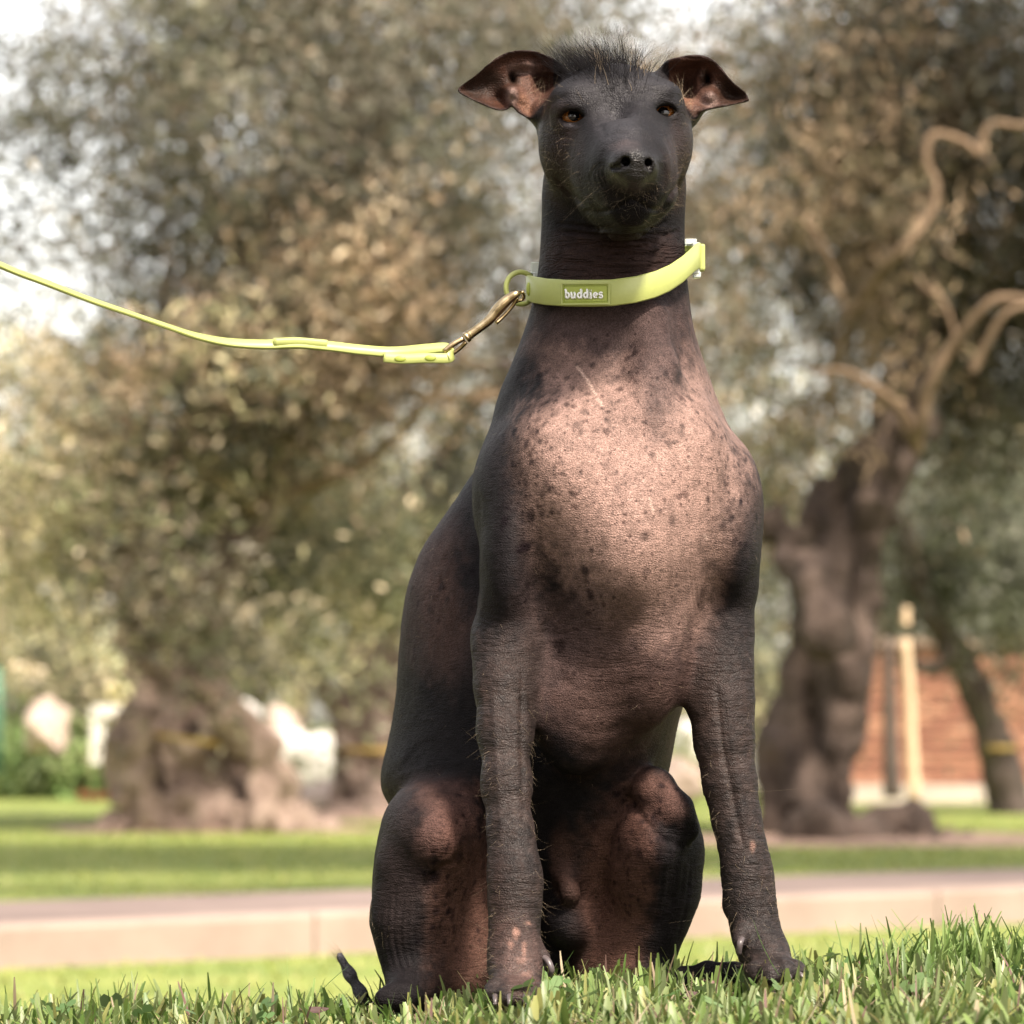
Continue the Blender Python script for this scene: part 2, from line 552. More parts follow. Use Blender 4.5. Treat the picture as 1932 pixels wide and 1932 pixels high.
foreleg_r += CH([(1400, 1758, -.07, 18), (1396, 1775, -.08, 14)], .005)
for tx, ty, ry, rr in ((1425, 1838, -.105, 17), (1453, 1842, -.118, 18), (1482, 1836, -.118, 17), (1502, 1834, -.10, 15)):
    foreleg_r += CH([(0.5 * tx + 0.5 * 1450, 1820, -.08, 18), (tx, ty - 5, ry + .006, rr), (tx + 3, ty + 2, ry, rr * .85)], .004)

# ---- hind legs: thigh, knee, shank, foot
hind_l = [E(822, 1578, .045, 104, .095, 112, .02), E(800, 1690, .06, 98, .09, 120, .02), E(878, 1700, .10, 74, .07, 175, .02)]
hind_l += CH([(862, 1510, .016, 44), (858, 1556, -.004, 44), (828, 1598, -.004, 42), (785, 1630, .004, 38)], .012)   # knee cap ridge
hind_l += CH([(790, 1650, .0, 76), (775, 1740, .0, 68), (778, 1800, .0, 52), (782, 1840, -.005, 42), (775, 1868, -.02, 34), (765, 1880, -.05, 26)], .014)
hind_l += CH([(775, 1872, -.03, 26), (735, 1882, -.05, 16), (722, 1884, -.055, 12)], .01)
hind_l += [E(885, 1835, .07, 66, .06, 70, .05)]
hind_r = [E(1230, 1585, .06, 92, .085, 120, .02), E(1222, 1660, .08, 92, .08, 120, .02), E(1160, 1720, .11, 70, .07, 170, .02)]
hind_r += CH([(1190, 1465, .02, 32), (1235, 1490, -.004, 36), (1276, 1530, -.012, 32), (1296, 1565, -.008, 24)], .008)
hind_r += CH([(1255, 1610, .03, 66), (1245, 1690, .035, 62), (1232, 1750, .04, 52), (1222, 1800, .045, 38), (1215, 1835, .04, 28)], .014)
hind_r += CH([(1205, 1850, .035, 20), (1290, 1846, .0, 16), (1335, 1838, -.01, 19), (1385, 1838, -.012, 18), (1420, 1846, -.014, 13)], .01)
hind_r += [E(1140, 1835, .09, 64, .05, 60, .05)]
sheath = CH([(1075, 1500, .02, 16), (1058, 1590, .038, 14), (1066, 1645, .032, 15), (1076, 1683, .018, 17)], .012)
sheath += [E(1072, 1742, .046, 46, .026, 50, .02), E(1082, 1690, -.004, 5, .003, 5, .003, sub=True)]
tail = CH([(840, 1850, .20, 30), (760, 1910, .14, 20), (705, 1915, .10, 12), (680, 1872, .085, 9.5), (660, 1838, .08, 8.5), (641, 1804, .075, 6.5)], .006)

# ---- head
head = [E(1158, 222, -.012, 128, .070, 98, .012), E(1158, 315, .010, 124, .056, 120, .02), E(1155, 232, .012, 137, .055, 70, .02)]
head += CH([(1160, 215, -.050, 50), (1176, 262, -.090, 44), (1190, 292, -.142, 37), (1194, 304, -.160, 32)], .03)      # bridge
head += CH([(1166, 322, -.030, 92), (1180, 342, -.090, 60), (1189, 346, -.134, 45)], .04)                               # muzzle
head += CH([(1135, 375, -.055, 42), (1160, 372, -.110, 34), (1176, 362, -.142, 26)], .012)                               # upper lips
head += CH([(1236, 368, -.055, 40), (1224, 368, -.110, 34), (1210, 360, -.142, 26)], .012)
jaw = CH([(1168, 392, -.03, 62), (1180, 400, -.085, 46), (1188, 398, -.140, 32)], .012)
brow = [E(1084, 186, -.060, 38, .020, 22, .016, (0, radians(12), 0)), E(1246, 180, -.056, 36, .020, 22, .016, (0, radians(-12), 0)),
        E(1074, 275, -.040, 34, .020, 44, .03), E(1254, 270, -.040, 30, .018, 40, .03)]
stop = [E(1163, 196, -.100, 18, .012, 40, .02, sub=True)]                                   # furrow between the brows
EYE_L, EYE_R = at(1081, 222, -.0640), at(1250.5, 216.5, -.0575)
EYE_RAD = 0.0098
def almond(u0, v0, u1, v1, up, dn, y):
    """eye opening: a lens-shaped hole from corner to corner, cut back to depth y"""
    A, B = at(u0, v0, y)[[0, 2]], at(u1, v1, y)[[0, 2]]
    M = (A + B) / 2; e = (B - A) / np.linalg.norm(B - A); nrm = np.array([-e[1], e[0]]); h = np.linalg.norm(B - A) / 2
    cs = []
    for s, k in ((1, up * U), (-1, dn * U)):
        R = (h * h + k * k) / (2 * k); cs.append((M + nrm * s * (k - R), R))
    def f(P):
        Q = P[..., [0, 2]]
        d = np.maximum(*[np.sqrt(((Q - c) ** 2).sum(-1)) - R for c, R in cs])
        return smax(d, P[..., 1] - y, .002).astype(np.float32)
    return Prim(f, (min(A[0], B[0]), y - .04, M[1] - up * U), (max(A[0], B[0]), y, M[1] + up * U), .0016, True)
lid = [ellip(EYE_L, (EYE_RAD + .0018,) * 3, .007), ellip(EYE_R, (EYE_RAD + .0018,) * 3, .007)]
lid += CH([(1054, 213, -.064, 8), (1068, 205, -.074, 9.5), (1084, 202, -.0775, 10), (1102, 210, -.076, 8)], .006)      # hooded upper lids
lid += CH([(1230, 206, -.069, 8), (1246, 199, -.0705, 9.5), (1262, 199, -.066, 10), (1280, 206, -.055, 8)], .006)
lid += CH([(1056, 236, -.064, 5), (1078, 243, -.071, 6), (1100, 240, -.072, 5)], .006)
lid += CH([(1236, 233, -.066, 5), (1254, 236, -.065, 6), (1274, 229, -.056, 5)], .006)
lid += [almond(1055, 224, 1104, 228, 14, 11, float(EYE_L[1]) - .001), almond(1234, 216, 1274, 213, 11.5, 10.5, float(EYE_R[1]) - .001)]
nose = [E(1194, 303, -.177, 36, .018, 30, .012), E(1196, 334, -.176, 24, .014, 24, .010), E(1170, 314, -.172, 16, .013, 17, .010), E(1224, 311, -.171, 14, .013, 19, .010)]
nostrils = CH([(1181, 301, -.200, 8), (1177, 308, -.193, 8.5), (1166, 315, -.187, 5.5), (1155, 317, -.178, 4)], .0015, True)
nostrils += CH([(1181, 304, -.192, 8.5), (1180, 307, -.172, 5)], .002, True)
nostrils += CH([(1220, 299, -.196, 5), (1224, 308, -.190, 7), (1226, 318, -.186, 5)], .0015, True)
nostrils += CH([(1223, 307, -.188, 7), (1219, 307, -.168, 5)], .002, True)
nostrils += CH([(1201, 324, -.199, 1.8), (1199, 348, -.194, 2.4), (1195, 374, -.180, 2.8)], .002, True)   # philtrum

# ---- ears: cupped shells facing forward
class Ear:
    def __init__(self, poly, y0, bumps, th, slope, k):
        w = np.array([at(839.8 + x * .3161, 50.9 + z * .3161, y0) for x, z in poly])
        w = smooth_path(np.vstack([w, w[:1]]), 90)[:-1]
        self.A = w[:, [0, 2]].astype(np.float32); self.B = np.roll(self.A, -1, 0)
        self.y0, self.th, self.slope = y0, th, slope
        self.b = [(at(839.8 + x * .3161, 50.9 + z * .3161, y0)[[0, 2]], sx * .3161 * U, sz * .3161 * U, rot, h) for x, z, sx, sz, rot, h in bumps]
        self.c0 = w.mean(0)[[0, 2]]
        self.prim = Prim(self.f, (self.A[:, 0].min(), y0 - .05, self.A[:, 1].min()), (self.A[:, 0].max(), y0 + .06, self.A[:, 1].max()), k)
    def poly(self, Q):
        d = np.full(Q.shape[:-1], 1e9, dtype=np.float32); s = np.zeros(Q.shape[:-1], dtype=bool)
        for a, b in zip(self.A, self.B):
            e = b - a; w = Q - a
            t = np.clip((w @ e) / float(e @ e), 0, 1)
            d = np.minimum(d, ((w - t[..., None] * e) ** 2).sum(-1))
            c = (a[1] > Q[..., 1]) != (b[1] > Q[..., 1])
            xi = a[0] + (Q[..., 1] - a[1]) * (e[0] / (e[1] if abs(e[1]) > 1e-9 else 1e-9))
            s ^= c & (Q[..., 0] < xi)
        d = np.sqrt(d)
        return np.where(s, -d, d)
    def f(self, P):
        Q = P[..., [0, 2]]
        d2 = self.poly(Q)
        ys = np.full(d2.shape, self.y0, dtype=np.float32) + self.slope * np.abs(Q[..., 0] - self.c0[0])
        gx = np.full(d2.shape, self.slope, dtype=np.float32) * np.sign(Q[..., 0] - self.c0[0]); gz = np.zeros(d2.shape, dtype=np.float32)
        for c, sx, sz, rot, h in self.b:
            dx = Q[..., 0] - c[0]; dz = Q[..., 1] - c[1]; cr, sr = cos(rot), sin(rot)
            a = (dx * cr + dz * sr) / sx; b = (-dx * sr + dz * cr) / sz
            e = h * np.exp(-(a * a + b * b))
            ys = ys + e
            gx = gx - 2 * e * (a * cr / sx - b * sr / sz); gz = gz - 2 * e * (a * sr / sx + b * cr / sz)
        rim = np.clip(1 + d2 / 0.007, 0, 1)
        ys = ys - 0.006 * rim * rim
        gr = np.sqrt(1 + gx * gx + gz * gz + (1.7 * rim) ** 2)
        dy = np.abs(P[..., 1] - ys) / gr - self.th * (1 + 0.5 * rim)
        return smax(dy, d2, 0.003).astype(np.float32)
ear_l = Ear([(72, 372), (110, 335), (180, 285), (240, 235), (300, 190), (360, 160), (430, 143), (500, 138), (570, 148), (640, 178), (690, 212), (735, 262),
             (720, 330), (670, 400), (610, 455), (560, 500), (510, 555), (480, 545), (445, 528), (415, 503), (395, 482), (380, 500), (330, 506), (280, 495), (200, 460), (130, 425), (80, 395)],
            -.012, [(590, 290, 110, 120, 0, .030), (560, 210, 190, 34, 0.12, -.006), (440, 250, 70, 40, 0, .010), (402, 305, 26, 45, .2, .014), (400, 400, 40, 46, 0, -.012), (455, 440, 60, 60, 0, -.004),
                    (250, 350, 110, 60, .3, .006), (500, 300, 30, 90, .2, -.006), (330, 420, 60, 50, 0, .010)], .0016, .10, .004)
ear_r = Ear([(1262, 275), (1300, 225), (1340, 198), (1400, 187), (1470, 178), (1530, 182), (1590, 203), (1640, 240), (1680, 290), (1720, 330), (1770, 368), (1800, 395), (1815, 440), (1790, 452),
             (1720, 470), (1650, 485), (1580, 505), (1530, 522), (1500, 545), (1475, 550), (1440, 500), (1400, 440), (1360, 380), (1310, 320)],
            -.008, [(1440, 330, 90, 110, 0, .026), (1480, 200, 130, 26, 0, -.007), (1400, 215, 80, 30, .3, -.006), (1570, 300, 30, 44, .2, .014), (1530, 290, 18, 60, -.3, -.006), (1580, 420, 50, 50, -.4, -.012), (1510, 500, 60, 28, 0, -.008),
                    (1700, 400, 90, 60, -.3, .008)], .0016, .10, .004)
concha = [E(1025, 216, -.012, 18, .010, 24, .010), E(1304, 212, -.008, 13, .010, 22, .010)]

DOG_GROUPS = [(trunk, .02), (foreleg_l, .022), (foreleg_r, .018), (hind_l, .007), (hind_r, .009), (sheath, .010), (tail, .01),
              (head + jaw + brow + stop + lid, .016), (nose + nostrils, .010), ([ear_l.prim], .007), ([ear_r.prim], .007), (concha, .008)]

VOX = 0.0013
V, F = sdf_mesh(DOG_GROUPS, (-.13, -.215, -.035), (.225, .36, .70), VOX)
V, F = largest_island(V, F)

def to_uv(P):
    """frame position of world points (used only while sculpting)"""
    dy = P[:, 1] - CAM_Y; dz = P[:, 2] - CAM_Z
    yy = dy * cos(PITCH) + dz * sin(PITCH); zz = -dy * sin(PITCH) + dz * cos(PITCH)
    return 966 + FP * P[:, 0] / yy, 966 - FP * zz / yy

# relax the voxel steps, then carve folds and wrinkles
def relax(V, F, it, lam=0.5):
    e = np.concatenate([F[:, [0, 1]], F[:, [1, 2]], F[:, [2, 3]], F[:, [3, 0]]])
    deg = np.bincount(e.ravel(), minlength=len(V)).astype(np.float32)
    for _ in range(it):
        for s in (lam, -lam * 1.03):
            A = np.zeros_like(V)
            for a in range(3):
                A[:, a] = np.bincount(e[:, 0], weights=V[e[:, 1], a], minlength=len(V)) + np.bincount(e[:, 1], weights=V[e[:, 0], a], minlength=len(V))
            V = V + s * (A / deg[:, None] - V)
    return V.astype(np.float32)
V = relax(V, F, 2)
NV = vert_normals(V, F)
uu, vv = to_uv(V)
front = np.clip(-NV[:, 1] * 3, 0, 1)

disp = np.zeros(len(V), dtype=np.float32)
def stroke(pts, w, amp, ymin=-9, ymax=9, fade=True):
    """a crease or ridge along a line, w and amp in frame units"""
    global disp
    p = smooth_path(np.array(pts, dtype=float), 6 * len(pts))
    lo, hi = p.min(0) - 4 * w, p.max(0) + 4 * w
    s = np.where((uu > lo[0]) & (uu < hi[0]) & (vv > lo[1]) & (vv < hi[1]) & (NV[:, 1] < 0.1) & (V[:, 1] > ymin) & (V[:, 1] < ymax))[0]
    if not len(s): return
    q = np.stack([uu[s], vv[s]], -1); best = np.full(len(s), 1e9); tt = np.zeros(len(s))
    for i in range(len(p) - 1):
        e = p[i + 1] - p[i]; L = max(e @ e, 1e-9)
        t = np.clip(((q - p[i]) @ e) / L, 0, 1)
        d = ((q - p[i] - t[:, None] * e) ** 2).sum(1)
        m = d < best; best[m] = d[m]; tt[m] = (i + t[m]) / (len(p) - 1)
    f = np.clip(4 * tt * (1 - tt), 0, 1) ** 0.4 if fade else 1
    disp[s] += (amp * U * f * np.exp(-best / (w * w))).astype(np.float32)

rs = np.random.default_rng(11)
# neck rolls under the jaw
for i in range(8):
    v0 = 434 + i * 11.5
    l = rs.uniform(1040, 1110); r = rs.uniform(1230, 1285); dip = rs.uniform(8, 16)
    stroke([(l, v0 - dip), ((l + r) / 2 - 20, v0 + rs.uniform(-2, 3)), (r - 30, v0 - 3), (r, v0 - dip * 1.3)], 3.6, -6.0)
    stroke([(l + 10, v0 - dip + 5.5), ((l + r) / 2, v0 + 5.5), (r - 10, v0 - dip + 3)], 3.6, 3.0)
# creases at both armpits
for i in range(12):
    a = rs.uniform(-0.9, 0.25); L = rs.uniform(45, 120)
    x0, y0 = 1020 + rs.uniform(-6, 6), 1195 + rs.uniform(-12, 12)
    stroke([(x0, y0), (x0 + L * cos(a) * .5, y0 + L * sin(a) * .5 + 3), (x0 + L * cos(a), y0 + L * sin(a))], 2.6, -rs.uniform(.9, 1.8))
for i in range(9):
    L = rs.uniform(50, 140); x0, y0 = 1322 + rs.uniform(-10, 6), 1170 + rs.uniform(-20, 20); a = rs.uniform(-1.75, -1.25)
    stroke([(x0, y0), (x0 + L * cos(a) * .5 - 3, y0 + L * sin(a) * .5), (x0 + L * cos(a), y0 + L * sin(a))], 2.6, -rs.uniform(.8, 1.4))
# rings round the forelegs
for (cx0, cx1, v0, v1, w, n) in ((951, 968, 1210, 1600, 52, 16), (970, 975, 1640, 1860, 48, 30), (1358, 1380, 1190, 1480, 58, 12), (1408, 1445, 1610, 1800, 44, 26)):
    for i in range(n):
        t = rs.uniform(0, 1); c = cx0 + (cx1 - cx0) * t; v = v0 + (v1 - v0) * t
        a, b = rs.uniform(-w, -w * .2), rs.uniform(w * .2, w)
        stroke([(c + a, v + rs.uniform(-4, 4)), (c + (a + b) / 2, v + 3), (c + b, v + rs.uniform(-4, 4))], 3.4, -rs.uniform(.3, .9), ymax=.02)
# elbow fold
for i in range(6):
    stroke([(898 + i, 1160 + i * 12), (925, 1172 + i * 12), (960 + i * 6, 1178 + i * 11)], 2.6, -1.4)
# tendons of the right foreleg
stroke([(1352, 1290), (1362, 1400), (1385, 1520), (1402, 1600)], 5, -4.5, ymax=.0)
stroke([(1372, 1300), (1384, 1420), (1402, 1530), (1412, 1600)], 6, 3.6, ymax=.0)
stroke([(985, 1260), (985, 1400), (990, 1560)], 6, -3.4)
stroke([(930, 1300), (938, 1450), (948, 1600)], 7, 2.8)
# shank folds on the hind legs
for i in range(9):
    x = 716 + i * 13
    stroke([(x + 4, 1700 + rs.uniform(-30, 20)), (x, 1760), (x + 8, 1810), (x + 20, 1840)], 3.2, -rs.uniform(1.2, 2.4))
for i in range(6):
    x = 1225 + i * 13
    stroke([(x + 14, 1630 + rs.uniform(-20, 20)), (x + 6, 1700), (x - 12, 1770)], 3.2, -rs.uniform(1.0, 2.0))
stroke([(868, 1600), (856, 1628), (832, 1640), (806, 1665), (800, 1700)], 6, -4.5)
stroke([(1188, 1500), (1210, 1540), (1250, 1580), (1290, 1598)], 7, -5)
stroke([(1288, 1600), (1270, 1650), (1262, 1720)], 6, -3)
stroke([(850, 1640), (865, 1720), (860, 1800), (850, 1850)], 9, -4)
# under-eye and brow folds, muzzle
for (ox, oy, w) in ((1081, 224, 26), (1252, 217, 24)):
    for j in range(4):
        stroke([(ox - w, oy + 12 + j * 5), (ox - 4, oy + 21 + j * 5.5), (ox + w * .9, oy + 11 + j * 5)], 1.9, -1.2)
    stroke([(ox - w, oy - 10), (ox - 2, oy - 24), (ox + w, oy - 12)], 2.2, -1.4)
stroke([(1120, 200), (1128, 225), (1140, 260)], 8, -3)
stroke([(1222, 200), (1216, 225), (1212, 255)], 8, -3)
stroke([(1101, 398), (1130, 401), (1165, 392), (1192, 378), (1216, 389), (1240, 397), (1263, 384)], 4.2, -5.5)
for j in range(4):
    stroke([(1100 + rs.uniform(-6, 6) , 384 + j * 5), (1112 + j, 396 + j * 4), (1126 + j * 2, 400 + j * 4)], 2.5, rs.uniform(-1.6, 1.2))
# folds on cheeks, muzzle and brow
for j in range(9):
    x = 1046 + j * 5; stroke([(x, 330 + j * 3), (x + 10, 350 + j * 4), (x + 30, 372 + j * 4)], 3.6, -rs.uniform(.5, 1.6))
    x = 1290 - j * 3; stroke([(x, 325 + j * 4), (x - 8, 348 + j * 4), (x - 22, 366 + j * 4)], 3.6, -rs.uniform(.5, 1.4))
for j in range(4):
    stroke([(1142 - j * 7, 300 + j * 4), (1138 - j * 8, 325 + j * 4), (1146 - j * 6, 350 + j * 5)], 3.6, -2.0)
    stroke([(1240 + j * 5, 300 + j * 4), (1245 + j * 4, 322 + j * 4), (1240 + j * 4, 345 + j * 4)], 3.6, -1.8)
for j in range(3):
    stroke([(1118 + j * 4, 168 + j * 9), (1140 + j * 3, 176 + j * 8), (1158, 170 + j * 9)], 3.8, -1.8)
    stroke([(1182, 168 + j * 9), (1200, 174 + j * 8), (1218 - j * 4, 166 + j * 9)], 3.8, -1.8)
stroke([(1132, 262), (1165, 250), (1200, 262)], 5, -2.2)
# loose skin over flank and shoulder
for j in range(8):
    x = 800 + j * 12; stroke([(x + 40, 1010 + j * 10), (x + 10, 1120 + j * 12), (x, 1240 + j * 12)], 5, rs.uniform(-1.6, 1.0))
for j in range(6):
    stroke([(740 + j * 6, 1462 - j * 7), (800, 1440 - j * 8), (870, 1430 - j * 6)], 4.5, -rs.uniform(.8, 2.0))
stroke([(905, 930), (902, 1040), (900, 1150)], 6, -3.0)
stroke([(1060, 640), (1085, 690), (1130, 760)], 6, -2.0); stroke([(1290, 620), (1285, 700), (1262, 780)], 7, -2.6)
# ribs and belly skin
for i in range(5):
    stroke([(1040 + i * 14, 1240 + i * 44), (1120, 1262 + i * 40), (1230 - i * 6, 1240 + i * 42)], 9, -1.6)
stroke([(1250, 1200), (1235, 1280), (1190, 1370)], 16, 3.0)
stroke([(1060, 1100), (1046, 1150), (1026, 1190)], 5, -2.4)
stroke([(1085, 1060), (1068, 1120), (1050, 1165)], 4, -1.4)
# scattered warts
for (u0, v0, r, a) in ((975, 1378, 3.2, 3.2), (957, 1292, 3.4, 2.6), (1281, 1262, 3.2, 3), (1063, 1261, 3, 2.4), (1127, 1532, 4, 3), (1205, 1335, 2.4, 1.6), (1374, 1270, 3, 2.4), (1290, 1597, 3, 2), (1385, 1580, 3, 2.4), (1418, 1600, 3, 2), (1105, 708, 2, 1.6), (1040, 760, 2.4, 2)):
    s = np.where((np.abs(uu - u0) < 12) & (np.abs(vv - v0) < 12) & (NV[:, 1] < 0))[0]
    disp[s] += (a * U * np.exp(-((uu[s] - u0) ** 2 + (vv[s] - v0) ** 2) / (r * r))).astype(np.float32)
# soft unevenness of flesh, and fine pebbling
disp += 0.0011 * vnoise(V, 22, 2, 1) + 0.00030 * vnoise(V, 120, 2, 2)
legs = (vv > 1180) & ((uu < 1015) & (uu > 890) & (V[:, 1] < -.02) | (uu > 1300))
disp += np.where(legs, 0.00035 * vnoise(V * np.array([.35, .35, 1.0]), 420, 2, 4), 0).astype(np.float32)
V = V + NV * disp[:, None]
NV = vert_normals(V, F)

# ---- pigment map (natural colour of the skin, plus highlights painted on the face)
sstep = lambda x, a, b: np.clip((x - a) / (b - a), 0, 1)
NB1 = vnoise(V, 32, 3, 6); NB2 = vnoise(V, 170, 3, 7); NB3 = vnoise(V, 60, 2, 17)
def blob(u0, v0, su, sv, rot=0.0, soft=1.0):
    dx, dy = uu - u0, vv - v0; c, s = cos(rot), sin(rot)
    a = (dx * c + dy * s) / su; b = (-dx * s + dy * c) / sv
    r = np.sqrt(a * a + b * b) + (0.20 * NB1 + 0.26 * NB2 + .16 * NB3) * soft
    t = np.clip((1.45 - r) / 0.95, 0, 1)
    return t * t * (3 - 2 * t)
SLATE = np.array([.013, .011, .012]); BROWN = np.array([.055, .031, .025]); ROSE = np.array([.385, .245, .205]); MAUVE = np.array([.070, .046, .043])
C = np.tile(SLATE, (len(V), 1)).astype(np.float32)
def paint(c, m, op=1.0):
    global C
    m = np.clip(m * op, 0, 1)[:, None]
    C = C * (1 - m) + np.asarray(c) * m
n1 = vnoise(V, 60, 3, 8); n2 = vnoise(V, 14, 3, 9)
paint(MAUVE, blob(1160, 640, 180, 110), .9)                      # neck
paint(BROWN, blob(1160, 490, 140, 60), .6)
paint(MAUVE, blob(860, 1120, 150, 150), .85)                     # flank
paint(BROWN * 1.6, blob(855, 1150, 50, 110, .2), .5)
paint(MAUVE * 1.15, blob(1165, 1250, 190, 150), .95)              # lower chest
paint(BROWN * 1.3, blob(1190, 1330, 140, 120), .6)
paint(ROSE * .82, blob(1190, 900, 215, 190, 0, .9), .95)         # chest
paint(ROSE, blob(1225, 960, 150, 190, 0, .8), .9)
paint(ROSE, blob(1080, 830, 90, 90, 0, 1.2), .6)
paint(ROSE * .8, blob(1250, 1140, 95, 90, 0, 1), .5)
paint(ROSE * .7, blob(1085, 700, 90, 44, .5), .45)
paint(ROSE * .8, blob(1345, 760, 44, 120, -.25), .5)
paint(MAUVE * 1.6, blob(1140, 1160, 110, 60), .4)
paint(MAUVE * 1.3, blob(1238, 690, 40, 120, -.08), .6)           # darker strip down the throat
paint(MAUVE * 1.0, blob(1232, 790, 18, 50), .45)
paint(SLATE * 1.6, blob(930, 1050, 62, 230, .04, 1.4), 1.0)       # shoulder dark
paint(SLATE * 1.6, blob(1422, 1110, 46, 170, .12, 1.2), .85)
paint(SLATE * 1.6, blob(912, 860, 40, 150, .1, 1.4), .85)
paint(BROWN * .9, blob(1180, 1165, 30, 60, .2), .35)
paint(BROWN * .9, blob(1130, 1195, 80, 34, -.3), .15)
head_m = np.clip((425 - vv) / 30, 0, 1)
paint(SLATE * 1.0, head_m, 1.0)
paint(BROWN * .8, np.clip(blob(1056, 290, 40, 90) , 0, 1), .45)
paint(BROWN * .9, blob(1284, 300, 28, 80), .5)
paint(np.array([.060, .057, .064]), blob(1166, 240, 40, 56), .5)  # bluish grey highlight painted on the bridge and forehead
paint(np.array([.060, .057, .064]), blob(1160, 165, 110, 34), .28)
paint(np.array([.10, .07, .065]), blob(1180, 278, 26, 14), .35)
def near(prims):
    d = np.full(len(V), 1.0, dtype=np.float32)
    for p in prims:
        i = np.where(((V > p.lo - .03) & (V < p.hi + .03)).all(1))[0]
        if len(i): d[i] = np.minimum(d[i], p.fn(V[i]))
    return d
dl, dr = near(foreleg_l[2:]), near(foreleg_r[2:])
legm = sstep(vv + 30 * NB1, 1120, 1260) * np.maximum(sstep(-dl, -.008, -.001), sstep(-dr, -.008, -.001))
paint(np.array([.022, .016, .0145]), legm, .9)
paint(np.array([.075, .046, .038]), legm * np.clip(n2 * 1.2 + .1 + .9 * NB2, 0, 1), .6)
paint(np.array([.052, .038, .035]), legm * np.clip(2.2 * vnoise(V * np.array([1, 1, 1.6]), 300, 2, 31) + .1, 0, 1), .6)
hm = sstep(vv, 1440, 1475) * (1 - legm)
hp = hm
paint(np.array([.100, .052, .040]), hp * np.clip(blob(880, 1730, 70, 170) + blob(1150, 1730, 70, 170), 0, 1), .95)
paint(np.array([.115, .058, .045]), hp * blob(1175, 1640, 56, 160, .2), .7)
paint(np.array([.22, .115, .095]), hp * blob(838, 1560, 76, 40, -.9, 1.8), .5)
paint(np.array([.15, .08, .065]), hp * blob(1240, 1500, 62, 34, .8, 1.5), .65)
paint(np.array([.11, .06, .05]), hp * blob(830, 1500, 56, 40), .6)
paint(SLATE * 1.4, hp * blob(730, 1700, 60, 170), .8)
paint(SLATE * 1.4, hp * blob(1290, 1690, 40, 130), .7)
paint(np.array([.085, .045, .035]), hp * blob(1060, 1620, 20, 60), .6)
paint(SLATE * 1.3, hp * blob(1070, 1760, 46, 60), .75)
paint(BROWN * 1.1, hp * blob(1078, 1690, 22, 26), .5)
# pale healed patches on the left forepaw and right wrist
for (a, b, su, sv, op) in ((972, 1760, 6, 11, .95), (963, 1782, 5, 8, .55), (989, 1794, 4, 12, .8), (985, 1812, 9, 6, .5), (995, 1836, 9, 5, .4), (997, 1742, 4, 3, .7), (1419, 1597, 5, 9, .6)):
    paint(np.array([.36, .20, .155]), sstep(1.5 - np.hypot((uu - a) / su, (vv - b) / sv) - .9 * NB2 - .5 * NB1, 0, 1.1) * sstep(1.9 - np.hypot((uu - a) / su, (vv - b) / sv), 0, .5), op)
paint(np.array([.17, .10, .085]), legm * blob(978, 1800, 40, 70, 0, 2.0), .45)
paint(np.array([.15, .145, .165]), (uu < 692) * (vv > 1780) * 1.0, .9)
paint(np.array([.060, .040, .036]), hp * blob(760, 1600, 60, 160), .35)
# inside of the ears
ear = (vv < 232) & ((uu < 1045) | (uu > 1262)) & (NV[:, 1] < 0)
Q2 = V[:, [0, 2]]
em = ear * np.maximum(sstep(-ear_l.poly(Q2), -.001, .003), sstep(-ear_r.poly(Q2), -.001, .003)) * sstep(V[:, 1], -.034, -.024)
paint(np.array([.075, .030, .018]), em.astype(float), .85)
paint(np.array([.15, .080, .060]), em * np.clip(blob(1005, 168, 34, 46, .2) + blob(1300, 172, 34, 44), 0, 1), .8)
paint(np.array([.22, .11, .07]), em * np.clip(blob(990, 196, 10, 24, -.5) + blob(1296, 196, 12, 12), 0, 1), .8)
paint(np.array([.34, .23, .20]), em * np.clip(blob(966, 178, 13, 16) + blob(995, 130, 34, 12) + blob(1340, 190, 16, 14), 0, 1), .7)
paint(np.array([.03, .016, .011]), em * np.clip(blob(905, 160, 52, 34) + blob(1385, 175, 36, 34, .5) + blob(970, 150, 12, 14) + blob(1332, 150, 10, 16), 0, 1), .9)
# nose leather and rims
nm = blob(1195, 318, 42, 40, 0, .1) * (V[:, 1] < -.150)
paint(np.array([.012, .010, .010]), nm, .9)
paint(np.array([.010, .009, .009]), np.clip(blob(1182, 408, 96, 40, 0, 1.0), 0, 1) * (V[:, 1] < -.02), .7)
for (a, b) in ((1081, 224), (1251, 216)):
    paint(np.array([.010, .008, .008]), blob(a, b, 22, 15, 0, .1), .9)
paint(np.array([.09, .08, .09]), np.clip(blob(1076, 238, 18, 3, .1, .1), 0, 1), .7)
C *= .64
C *= (1 + 0.25 * n1 + 0.30 * vnoise(V, 230, 2, 12))[:, None]
C = np.clip(C, .004, .9)
# speckle density in the alpha channel
sp = np.clip(blob(1120, 830, 240, 190) + blob(960, 860, 50, 120) + .8 * blob(1350, 860, 70, 160) + hp * .9 * (blob(880, 1640, 80, 160) + blob(1160, 1650, 60, 150)) + .5 * blob(1180, 1200, 150, 150), 0, 1)
sp = np.where(vv < 560, 0.0, sp)
COLR = np.concatenate([C, sp[:, None]], 1).astype(np.float32)

# healed scratches
for (a_, b_, c_, d_) in ((1088, 690, 1104, 712), (1108, 716, 1124, 744), (1128, 752, 1136, 764), (1226, 940, 1232, 966), (1300, 870, 1304, 876), (1330, 1010, 1334, 1016)):
    e_ = np.array([c_ - a_, d_ - b_]); t_ = np.clip(((uu - a_) * e_[0] + (vv - b_) * e_[1]) / (e_ @ e_), 0, 1)
    paint(np.array([.42, .30, .25]), np.exp(-((uu - a_ - t_ * e_[0]) ** 2 + (vv - b_ - t_ * e_[1]) ** 2) / 5.0), .6)
COLR[:, :3] = C
